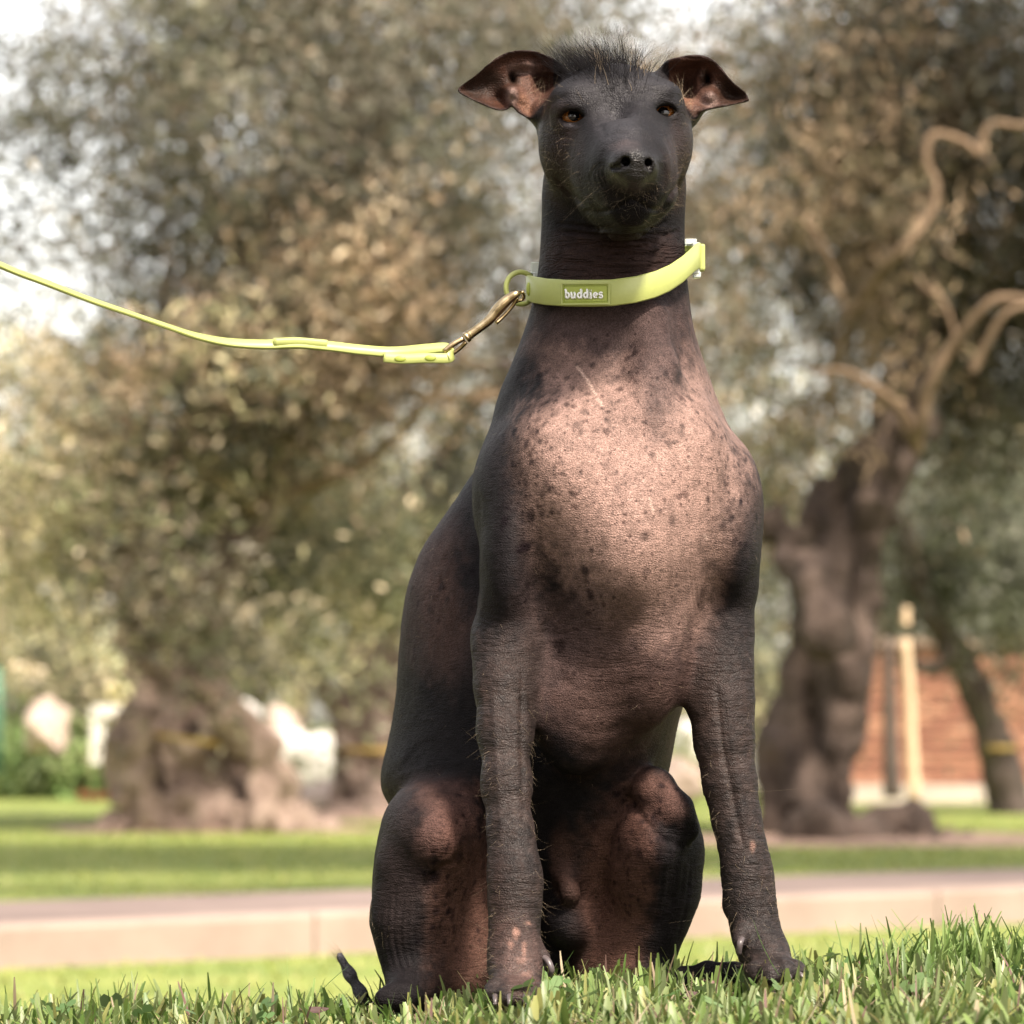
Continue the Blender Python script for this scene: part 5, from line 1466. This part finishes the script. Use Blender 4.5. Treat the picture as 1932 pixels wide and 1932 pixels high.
shrub(180, 1462, 31.0, 50, 30, 1500, GREENS + GOLD[:1], 'small rounded green shrub beside the hollow trunk', 83)
shrub(205, 1300, 31.0, 90, 90, 2600, PALE + GOLD, 'dry pale shrub left of the hollow olive trunk', 84)
shrub(60, 1290, 31.5, 100, 80, 2600, PALE + OLIVE, 'dusty pinkish shrub above the hedge at the far left', 85)
shrub(480, 1240, 30.5, 110, 90, 3000, GOLD + OLIVE, 'yellow green shrub above the white stones', 86)
shrub(1400, 1330, 31.0, 60, 110, 2200, GREY + GOLD, 'grey green shrub between the dog\'s leg and the dark trunk', 87)
shrub(850, 1330, 32.0, 120, 110, 2600, OLIVE, 'olive shrub behind the dog\'s back', 88)
shrub(1640, 1190, 30.5, 40, 60, 1200, GOLD + OLIVE, 'small yellow green shrub beside the wooden post', 89)
m_flower = simple('red_petals', (.40, .09, .05), .6, .2, 60, 0)
rf = np.random.default_rng(9)
for i in range(4):
    mb = MB(); c = at(150 + i * 17 + rf.uniform(-6, 6), 1500 + rf.uniform(-3, 3), 29.6)
    for q in range(6):
        a_ = 2 * pi * q / 6; mb.sphere(c + .022 * np.array([cos(a_), 0, sin(a_)]), (.016, .006, .016), 6, 4)
    t = empty('red_flower', c - np.array([0, 0, .06]), ('leftmost red flower at the foot of the hedge', 'second red flower from the left under the hedge', 'third red flower, near the small rounded shrub', 'red flower nearest the hollow olive trunk')[i], 'flower', 'red flowers under the hedge')
    mb.build('petals', m_flower, t); MB().tube(np.array([c + [0, .01, -.09], c + [0, .01, 0]]), .004, 5).build('stem', m_leaf_s if 'm_leaf_s' in globals() else m_bark, t)

# ---- tape round three trunks
m_tape = simple('yellow_tape', (.36, .24, .06), .55, .15, 20, .1, .003)
def tape(u, v, y, ru, rd, hw, tilt, label, lift=0.0):
    c = at(u, v, y); s = (3 + y) / FP; V = []; F = []; n = 40
    for i in range(n):
        a_ = 2 * pi * i / n; rr = 1 + .06 * sin(3 * a_)
        for o, h in ((0, -1), (.012, -1), (.012, 1), (0, 1)):
            V.append(c + np.array([(ru * s * rr + o) * cos(a_), (rd * rr + o) * sin(a_), h * hw * s + tilt * cos(a_) * ru * s]))
    for i in range(n):
        for j in range(4):
            k_ = (j + 1) % 4; q = (i + 1) % n; F.append([i * 4 + j, q * 4 + j, q * 4 + k_, i * 4 + k_])
    o = MB().add(V, F).build('tape_band', m_tape); return tag(o, label, 'tape', 'yellow tape round the trunks')
tape(352, 1392, yA, 104, .46, 5, -.16, 'yellow tape tied round the hollow left olive trunk')
tape(715, 1415, yB, 78, .36, 6, .0, 'yellow tape round the half hidden reddish trunk')
tape(1882, 1411, yD, 34, .14, 5, .0, 'faded yellow tape round the slim leaning trunk')

# ---- pale sunlit stones and white things beyond
m_stone = simple('pale_stone', (.44, .34, .28), .85, .18, 5, .4, .02)
m_whitew = simple('white_paint', (.62, .58, .53), .7, .12, 6, .1, .005)
def stone(u, v, y, ru, rv, dm, m, label, seed):
    g_ = [([ellip(at(u, v, y), (ru * (3 + y) / FP, dm, rv * (3 + y) / FP), .05), ellip(at(u + ru * .4, v + rv * .4, y - dm * .3), (ru * .6 * (3 + y) / FP, dm * .7, rv * .6 * (3 + y) / FP), .05)], .05)]
    p_ = g_[0][0]; lo = np.min([q.lo for q in p_], 0) - .1; hi = np.max([q.hi for q in p_], 0) + .1
    V, F = sdf_mesh(g_, lo, hi, .045); Nn = vert_normals(V, F)
    V = V + Nn * (.20 * vnoise(V, 3.2, 3, seed))[:, None]
    o = mesh_obj('boulder', V, F, m, None, True); return tag(o, label, 'boulder', 'pale stones beyond the olives')
stone(85, 1385, 26.5, 46, 54, .35, m_stone, 'pinkish sunlit boulder behind the hedge at far left', 1)
stone(468, 1382, 28, 30, 50, .3, m_whitew, 'bright white upright stone just right of the hollow trunk', 2)
stone(528, 1395, 29.5, 24, 56, .3, m_stone, 'tall pinkish boulder leaning on the white upright stone', 3)
stone(600, 1440, 28.5, 78, 70, .4, m_whitew, 'largest pale boulder glowing between the two left trunks', 4)
stone(585, 1505, 26, 66, 26, .3, m_stone, 'low flat pink stone under the largest pale boulder', 5)
stone(660, 1395, 28.5, 26, 60, .3, m_whitew, 'narrow white stone against the reddish trunk', 6)
stone(1300, 1395, 29, 22, 44, .3, m_whitew, 'small white stone seen between belly and right foreleg', 7)
stone(1420, 1450, 29, 22, 52, .3, m_whitew, 'white stone beside the dog\'s right foreleg', 8)
stone(1280, 1480, 27, 60, 50, .3, m_stone, 'dull pink boulder behind the dog\'s right knee', 9)
bench = empty('garden_bench', at(212, 1440, 29), 'small white garden bench behind the hedge left of the hollow trunk', 'bench')
def bx(name, u0, v0, u1, v1, y, dy, m, parent):
    p, q = at(u0, v0, y), at(u1, v1, y)
    return MB().box((p + q) / 2, (abs(q[0] - p[0]), dy, abs(q[2] - p[2]))).build(name, m, parent, False)
bx('seat', 174, 1330, 250, 1352, 29, .4, m_whitew, bench); bx('leg', 176, 1354, 200, 1440, 29, .36, m_whitew, bench); bx('leg', 240, 1354, 250, 1440, 29.2, .2, m_whitew, bench)
pole = empty('pole', at(-4, 1450, 25), 'thin pole at the left edge, cream above and green below', 'pole')
MB().tube(np.array([at(-4, 1260, 25), at(-4, 1080, 25), at(-4, 800, 25)]), .026, 10).build('upper_shaft', simple('cream_paint', (.62, .52, .38), .6, .1, 20, 0), pole)
MB().tube(np.array([at(-4, 1460, 25), at(-4, 1360, 25), at(-4, 1260, 25)]), .032, 10).build('lower_shaft', simple('green_paint', (.12, .26, .17), .6, .1, 20, 0), pole)

# ---- wooden posts
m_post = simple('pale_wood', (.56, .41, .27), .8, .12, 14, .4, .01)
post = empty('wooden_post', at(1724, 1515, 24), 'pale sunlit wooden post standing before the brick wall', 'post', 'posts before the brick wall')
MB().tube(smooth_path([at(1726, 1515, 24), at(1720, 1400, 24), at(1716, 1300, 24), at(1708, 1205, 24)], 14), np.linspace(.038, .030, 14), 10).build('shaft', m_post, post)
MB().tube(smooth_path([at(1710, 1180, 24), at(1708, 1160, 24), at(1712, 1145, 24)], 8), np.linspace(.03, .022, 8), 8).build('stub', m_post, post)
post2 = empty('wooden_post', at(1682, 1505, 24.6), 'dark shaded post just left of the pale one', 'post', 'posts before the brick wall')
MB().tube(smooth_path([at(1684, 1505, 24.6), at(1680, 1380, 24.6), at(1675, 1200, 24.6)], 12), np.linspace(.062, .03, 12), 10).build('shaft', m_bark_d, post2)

# ---- brick wall
yW = 29.0
WALL = empty('brick_wall', at(1760, 1525, yW), 'low orange brick wall on a grey plinth at the right', 'wall')
sW = (3 + yW) / FP
x0 = float(at(1560, 0, yW)[0]); z0 = float(at(0, 1480, yW)[2])
NROW, NCOL, BW, BH, BJ = 14, 21, .24, .062, .011
m_mort = simple('mortar', (.36, .25, .19), .95, .15, 20, .3, .005)
m_bricks = [simple('brick_%s' % n_, c_, .9, .22, 18, .4, .006) for n_, c_ in (('orange', (.27, .125, .078)), ('red', (.22, .095, .062)), ('pale', (.33, .165, .105)))]
wl = NCOL * (BW + BJ)
MB().box((x0 + wl / 2, yW + .10, z0 + NROW * (BH + BJ) / 2), (wl - .02, .16, NROW * (BH + BJ))).build('mortar_core', m_mort, WALL, False)
MB().box((x0 + wl / 2, yW + .08, z0 - .13), (wl + .1, .32, .258)).build('plinth', simple('grey_plinth', (.42, .36, .31), .9, .12, 8, .4, .01), WALL, False)
bm_ = {}
rb = np.random.default_rng(4)
for r_ in range(NROW):
    for c_ in range(NCOL):
        k_ = int(rb.integers(0, 3))
        x = x0 + (c_ + .5 + (.5 if r_ % 2 else 0)) * (BW + BJ); z = z0 + (r_ + .5) * (BH + BJ)
        if x > x0 + wl: continue
        if k_ not in bm_:
            o = MB().box((0, 0, 0), (BW, .10, BH)).build('brick', m_bricks[k_], None, False); bm_[k_] = o; first = True
        else:
            o = bm_[k_].copy(); col.objects.link(o)
        o.parent = WALL
        o.location = np.array([x, yW + .055 - rb.uniform(0, .006), z]) - origin_of(WALL)
MB().box((x0 + wl / 2, yW + .08, z0 + NROW * (BH + BJ) + .03), (wl + .06, .26, .056)).build('coping', m_mort, WALL, False)

# off to the right, the tree whose crown shades the lawn
tF = empty('olive_tree', (6.4, 9.6, LOW), 'tall olive tree outside the right of the view shading the lawn', 'tree', 'old olive trees')
trunk_mesh('trunk', [(chain([((6.4, 9.6, LOW - .1), .42), ((6.1, 9.9, 1.2), .30), ((4.6, 11.4, 3.2), .22), ((3.0, 11.4, 5.2), .14), ((.6, 11.4, 6.2), .08)], .1) + chain([((5.9, 10.3, 2.0), .22), ((6.2, 11.2, 4.5), .14), ((7.5, 11, 6), .08)], .1), .1)], m_bark, tF, .07, .05, 2.5, 8)
rng_ = np.random.default_rng(77); CC = []
for cx, cy, cz, rx, ry, rz, n in ((0.0, 11.8, 6.6, 3.8, 1.9, .5, 42000), (5.4, 11.6, 6.4, 3.0, 2.2, 1.3, 13000), (-3.4, 11.0, 6.2, 2.4, 1.0, .5, 4800), (-1.0, 8.6, 6.3, 3.0, .7, .4, 1500), (3.2, 8.2, 6.2, 2.6, .9, .5, 3400)):
    nc = n // 40; q = rng_.normal(size=(nc, 3)); q /= np.linalg.norm(q, axis=1, keepdims=True); q *= rng_.uniform(.1, 1, (nc, 1)) ** .45
    CC.append((np.array([cx, cy, cz]) + q * [rx, ry, rz])[rng_.integers(0, nc, n)] + rng_.normal(size=(n, 3)) * .2)
C_ = np.vstack(CC); K_ = np.array(OLIVE)[rng_.integers(0, len(OLIVE), len(C_))]
V_, F_, K_ = leaves(C_, .11, .04, K_, rng_); mesh_obj('crown', V_, F_, m_leaf, tF, False, K_)

# unseen olive trees added behind and beside the camera to cut sky fill
for gi, (gx, gy, gr, gtop, lab_) in enumerate(((-7.5, -6.5, 3.2, 5.6, 'unseen wide olive tree added behind the camera to the left'), (-1.0, -11.0, 3.4, 6.0, 'unseen wide olive tree added straight behind the camera'), (-8.0, 3.0, 2.8, 5.5, 'olive tree added left of the mound, outside the view'),
                                          (8.5, -3.0, 3.0, 5.4, 'olive tree added right of the camera, outside the view'), (-13, 10, 3.4, 6.2, 'broad olive tree added far left of the path, outside the view'))):
    gz = float(ground_z(gx, gy)); tg = empty('olive_tree', (gx, gy, gz), lab_, 'tree', 'unseen trees added to cut sky fill')
    trunk_mesh('trunk', [(chain([((gx, gy, gz - .2), .45), ((gx + .1, gy, gz + 1.2), .30), ((gx - .2, gy + .1, gz + 2.6), .20)], .1) + chain([((gx, gy, gz + 1.4), .2), ((gx + 1.3, gy + .3, gz + 3.4), .1)], .1) + chain([((gx, gy, gz + 1.3), .2), ((gx - 1.4, gy - .3, gz + 3.3), .1)], .1), .1)], m_bark, tg, .09, .05, 2.5, 20 + gi)
    r9 = np.random.default_rng(90 + gi); nc = 260; n = 11000
    q = r9.normal(size=(nc, 3)); q /= np.linalg.norm(q, axis=1, keepdims=True); q *= r9.uniform(.2, 1, (nc, 1)) ** .4
    C_ = (np.array([gx, gy, gz + gtop * .58]) + q * [gr, gr, gtop * .42])[r9.integers(0, nc, n)] + r9.normal(size=(n, 3)) * .25
    V_, F_, K_ = leaves(C_, .12, .045, np.array(OLIVE)[r9.integers(0, len(OLIVE), n)], r9, .3); mesh_obj('crown', V_, F_, m_leaf, tg, False, K_)

# far tree line closing the park all round, one tree copied with its parts
far0 = empty('park_tree', (0, 0, LOW), 'rounded park tree of the far tree line closing the lawn', 'tree', 'far tree line outside the view')
trunk_mesh('trunk', [(chain([((0, 0, LOW - .2), .32), ((.1, 0, 1.2), .24), ((-.1, .1, 3.0), .14)], .1), .1)], m_bark, far0, .09, .05, 2.5, 44)
r9 = np.random.default_rng(123); nc = 420; n = 17000
q = r9.normal(size=(nc, 3)); q /= np.linalg.norm(q, axis=1, keepdims=True); q *= r9.uniform(.2, 1, (nc, 1)) ** .4
C_ = (np.array([0, 0, 3.1]) + q * [3.6, 3.0, 3.2])[r9.integers(0, nc, n)] + r9.normal(size=(n, 3)) * .3
C_[:, 2] = np.maximum(C_[:, 2], LOW + .05)
V_, F_, K_ = leaves(C_, .13, .05, np.array(OLIVE + GOLD[:2])[r9.integers(0, len(OLIVE) + 2, n)], r9, .3); mesh_obj('crown', V_, F_, m_leaf, far0, False, K_)
kids = [o for o in bpy.data.objects if o.parent == far0]
spots_ = [(-12 - 5.2 * i, 34 + 2.5 * sin(i * 1.7)) for i in range(6)] + [(12.5 + 5.2 * i, 36 + 2.5 * sin(i * 2.1)) for i in range(6)] + [(-36, 24), (-38, 12), (-36, 1), (36, 22), (37, 10), (34, -2)]
for i_, (x_, y_) in enumerate(spots_):
    if i_ == 0: t_ = far0
    else:
        t_ = far0.copy(); col.objects.link(t_)
        for k_ in kids:
            c_ = k_.copy(); col.objects.link(c_); c_.parent = t_
    t_.location = (x_, y_, LOW); t_.rotation_euler = (0, 0, i_ * 1.9); s_ = 1 + .25 * sin(i_ * 2.3); t_.scale = (s_, s_, s_)
# ================================================================== GRASS
m_blade = leaf_mat('grass_blades')
m_blade.node_tree.nodes['Principled BSDF'].inputs['Roughness'].default_value = .42
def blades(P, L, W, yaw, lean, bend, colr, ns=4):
    """ribbon blades with a folded midrib; arrays of length n"""
    n = len(P); t = np.linspace(0, 1, ns + 1)
    dirh = np.stack([np.cos(yaw), np.sin(yaw), np.zeros(n)], -1); side = np.stack([-np.sin(yaw), np.cos(yaw), np.zeros(n)], -1)
    ang = lean[:, None] + bend[:, None] * t[None]
    st = (L / ns)[:, None]
    hx = np.concatenate([np.zeros((n, 1)), np.cumsum(np.sin(ang[:, :-1]) * st, 1)], 1); hz_ = np.concatenate([np.zeros((n, 1)), np.cumsum(np.cos(ang[:, :-1]) * st, 1)], 1)
    C = P[:, None] + dirh[:, None] * hx[..., None]; C[..., 2] += hz_
    w = W[:, None] * np.array([.75, 1, 1, .88, .38] if ns == 4 else np.interp(t, [0, .3, .7, 1], [.75, 1, .8, .1]))[None]
    mid = C.copy(); mid[..., 2] -= w * .18
    A = C + side[:, None] * w[..., None] * .5; B = C - side[:, None] * w[..., None] * .5
    V = np.stack([A, mid, B], 2).reshape(-1, 3)
    base = (np.arange(n) * (ns + 1) * 3)[:, None, None]; i = np.arange(ns)[None, :, None] * 3; j = np.arange(2)[None, None]
    F = np.stack([base + i + j, base + i + j + 1, base + i + 3 + j + 1, base + i + 3 + j], -1).reshape(-1, 4)
    tt = np.tile(np.repeat(t, 3), n)[:, None]
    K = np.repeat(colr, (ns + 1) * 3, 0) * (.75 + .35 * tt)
    return V, F, K
rg = np.random.default_rng(12)
GCOL = np.array([(.110, .165, .036), (.150, .205, .060), (.065, .115, .022), (.190, .235, .095), (.155, .195, .075), (.215, .220, .070)])
DRYC = np.array([(.36, .29, .18), (.26, .20, .13), (.46, .38, .26), (.17, .10, .085)])
parts_g = []
def field(n, x0, x1, y0, y1, L, W, lean=(.1, 1.1), dry=.06, lift=0.0, pal=GCOL, bend=(-.3, 1.0), dens=None):
    P = np.stack([rg.uniform(x0, x1, n), rg.uniform(y0, y1, n), np.zeros(n)], -1)
    # clumping
    k_ = rg.random(n) < (.55 + .45 * vnoise(np.column_stack([P[:, 0], P[:, 1], 0 * P[:, 0]]), 14, 2, 5))
    P = P[k_]; n = len(P); P[:, 2] = ground_z(P[:, 0], P[:, 1]) - .004 + lift
    c = pal[rg.integers(0, len(pal), n)] * rg.uniform(.75, 1.25, (n, 1))
    d = rg.random(n) < dry; c[d] = DRYC[rg.integers(0, len(DRYC), d.sum())]
    parts_g.append(blades(P, rg.uniform(*L, n), rg.uniform(*W, n), rg.uniform(0, 2 * pi, n), rg.uniform(*lean, n), rg.uniform(*bend, n), c))
field(30000, -.95, .95, -.55, .22, (.014, .032), (.0026, .0056), lean=(.35, 1.35), bend=(-.5, .9), dry=.025)
field(4200, -.95, .95, -.50, .16, (.018, .034), (.0036, .0060), lean=(0, .8), dry=.015)
field(9000, -.95, .95, -.50, .12, (.018, .042), (.0010, .0024), lean=(0, 1.0), dry=.15)
field(14000, -1.6, 1.6, .1, 1.6, (.015, .035), (.0035, .006), dry=.02)
field(30000, -1.6, 1.6, -1.5, -.5, (.014, .030), (.0035, .006), lean=(.3, 1.3))
field(9000, .95, 1.8, -.6, .3, (.014, .032), (.003, .006), lean=(.3, 1.3))
field(9000, -1.8, -.95, -.6, .3, (.014, .032), (.003, .006), lean=(.3, 1.3))
# dry litter lying low among the blades
field(4500, -.95, .95, -.45, .12, (.010, .026), (.0012, .0030), lean=(1.1, 1.6), dry=1.0, lift=.006, bend=(-.3, .3))
# taller tuft at the right
def tuft(u, y, n, spread, L, W, seed=0):
    c = at(u, 1850, y); P = c + rg.normal(size=(n, 3)) * np.array([spread, spread * .7, 0]); P[:, 2] = ground_z(P[:, 0], P[:, 1])
    col_ = np.array([(.12, .19, .05), (.18, .25, .075)])[rg.integers(0, 2, n)] * rg.uniform(.8, 1.2, (n, 1))
    parts_g.append(blades(P, rg.uniform(*L, n), rg.uniform(*W, n), rg.uniform(0, 2 * pi, n), rg.uniform(0, .5, n), rg.uniform(0, 1.0, n), col_))
tuft(1800, -.02, 150, .030, (.024, .055), (.0014, .0032)); tuft(1860, .0, 120, .03, (.024, .056), (.0014, .0032)); tuft(1730, -.03, 70, .02, (.02, .044), (.0014, .003))
tuft(1910, -.04, 60, .02, (.02, .04), (.0014, .003)); tuft(1560, -.05, 40, .03, (.015, .03), (.002, .004)); tuft(1290, -.10, 34, .03, (.015, .030), (.0016, .004)); tuft(1180, -.10, 22, .03, (.012, .024), (.003, .005))
tuft(560, .03, 16, .012, (.016, .036), (.0014, .003)); tuft(650, .0, 10, .01, (.02, .038), (.003, .005)); tuft(240, .0, 12, .01, (.015, .03), (.003, .005)); tuft(20, .0, 8, .01, (.02, .03), (.002, .004)); tuft(370, .02, 12, .01, (.015, .028), (.003, .005)); tuft(880, -.05, 10, .02, (.015, .028), (.003, .006))
# single blades that stand out
def one(u, v_base, y, L, W, yaw, lean, bend, c=(.17, .34, .09)):
    p = at(u, v_base, y); parts_g.append(blades(p[None], np.array([L]), np.array([W]), np.array([yaw]), np.array([lean]), np.array([bend]), np.array([c])))
one(990, 1935, -.30, .030, .0085, 0, .1, .15); one(1050, 1850, -.12, .023, .0022, 0, .45, .2); one(1470, 1840, -.14, .040, .0022, pi, .55, -.3, (.17, .42, .05)); one(545, 1880, .04, .036, .0020, 0, -.05, .0); one(590, 1885, .04, .034, .003, 0, .75, .2); one(465, 1900, .0, .022, .004, 0, .6, .2)
n0 = 0; Vs = []; Fs = []; Ks = []
for a_, b_, c_ in parts_g: Vs.append(a_); Fs.append(b_ + n0); Ks.append(c_); n0 += len(a_)
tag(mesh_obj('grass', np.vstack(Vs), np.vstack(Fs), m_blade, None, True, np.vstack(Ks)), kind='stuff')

# clover among the blades
n = 170; P = np.stack([rg.uniform(-.6, .6, n), rg.uniform(-.35, .10, n), np.zeros(n)], -1); P[:, 2] = ground_z(P[:, 0], P[:, 1]) + rg.uniform(.010, .020, n)
Vc = []; Fc = []; Kc = []; q0 = 0
for p in P:
    r = rg.uniform(.003, .0052); a0 = rg.uniform(0, 2 * pi); tl = rg.normal(size=2) * .5; c = np.array([(.095, .17, .055), (.13, .20, .075)])[rg.integers(0, 2)] * rg.uniform(.8, 1.15)
    for k_ in range(3):
        a_ = a0 + k_ * 2 * pi / 3; cen = np.array([cos(a_), sin(a_), 0]) * r * .95
        pts = [cen * 0] + [cen + r * .85 * np.array([cos(a_ + q * pi / 3), sin(a_ + q * pi / 3), 0]) for q in (-2, -1, 0, 1, 2)]
        pts = np.array(pts); pts[:, 2] = pts[:, 0] * tl[0] + pts[:, 1] * tl[1]
        Vc.append(pts + p); Fc.append([q0, q0 + 1, q0 + 2, q0 + 3]); Fc.append([q0, q0 + 3, q0 + 4, q0 + 5]); Kc.append(np.tile(c, (6, 1))); q0 += 6
tag(mesh_obj('clover', np.vstack(Vc), np.array(Fc), m_blade, None, True, np.vstack(Kc)), kind='stuff')

# rougher turf of the park lawn beyond the brow
n = 60000
P = np.stack([rg.uniform(-5, 6, n), rg.uniform(4.3, 24, n), np.zeros(n)], -1)
sl_ = np.gradient(path_y(np.linspace(-6, 7, 200)), 13 / 199)
wy_ = PATH_W * np.sqrt(1 + np.interp(P[:, 0], np.linspace(-6, 7, 200), sl_) ** 2); dy_ = P[:, 1] - path_y(P[:, 0])
P[:, 2] = ground_z(P[:, 0], P[:, 1]) - .008
ok = ((dy_ < -.02) | (dy_ > wy_ + .02)) & ~((np.hypot((P[:, 0] - 1.85) / 1.2, (P[:, 1] - 19.0) / .72) < 1) | (np.hypot((P[:, 0] + 1.75) / .9, (P[:, 1] - 21.4) / .66) < 1))
P = P[ok]; n = len(P)
LC = np.array([(.25, .29, .06), (.33, .35, .09), (.18, .24, .05), (.40, .39, .15)])
V_, F_, K_ = blades(P, rg.uniform(.015, .040, n), rg.uniform(.008, .016, n), rg.uniform(0, 2 * pi, n), rg.uniform(.2, 1.2, n), rg.uniform(0, .8, n), LC[rg.integers(0, 4, n)] * rg.uniform(.8, 1.2, (n, 1)), ns=2)
tag(mesh_obj('lawn_turf', V_, F_, m_blade, None, True, K_), kind='stuff')

# fallen leaves
m_dead = simple('dead_leaf_brown', (.25, .165, .115), .75, .25, 120, .3, .001)
m_dead2 = simple('dead_leaf_dark', (.060, .030, .026), .75, .25, 120, .3, .001)
def dead(u, v, y, L, W, rx, rz, m, label):
    n1_, n2_ = 8, 5; V = []; F = []
    for i in range(n1_ + 1):
        t = i / n1_; w = W * sin(pi * min(max(t, .03), .97)) ** .7
        for j in range(n2_ + 1):
            s_ = j / n2_ * 2 - 1
            V.append([(t - .5) * L, s_ * w / 2, .25 * abs(s_) * w + .12 * L * (t - .5) ** 2 * 4])
    for i in range(n1_):
        for j in range(n2_): a_ = i * (n2_ + 1) + j; F.append([a_, a_ + n2_ + 1, a_ + n2_ + 2, a_ + 1])
    V = np.array(V) @ np.array(mathutils.Euler((rx, 0, rz)).to_matrix()).T
    o = MB().add(V + at(u, v, y), F).build('fallen_leaf', m); o.modifiers.new('thick', 'SOLIDIFY').thickness = .0004
    tag(o, label, 'leaf', 'dead leaves in the grass')
dead(1022, 1893, -.175, .017, .011, .9, .25, m_dead, 'curled grey brown dead leaf beside the left front paw')
dead(592, 1908, -.06, .020, .006, .7, .1, m_dead2, 'dark curled dead leaf in the grass left of the tail')
dead(1828, 1888, -.13, .030, .010, .5, -.1, m_dead2, 'dark dead leaf lying in the grass at the bottom right')
dead(1290, 1880, -.14, .020, .008, .6, .5, m_dead2, 'small purplish dead leaf below the dog\'s right hind foot')
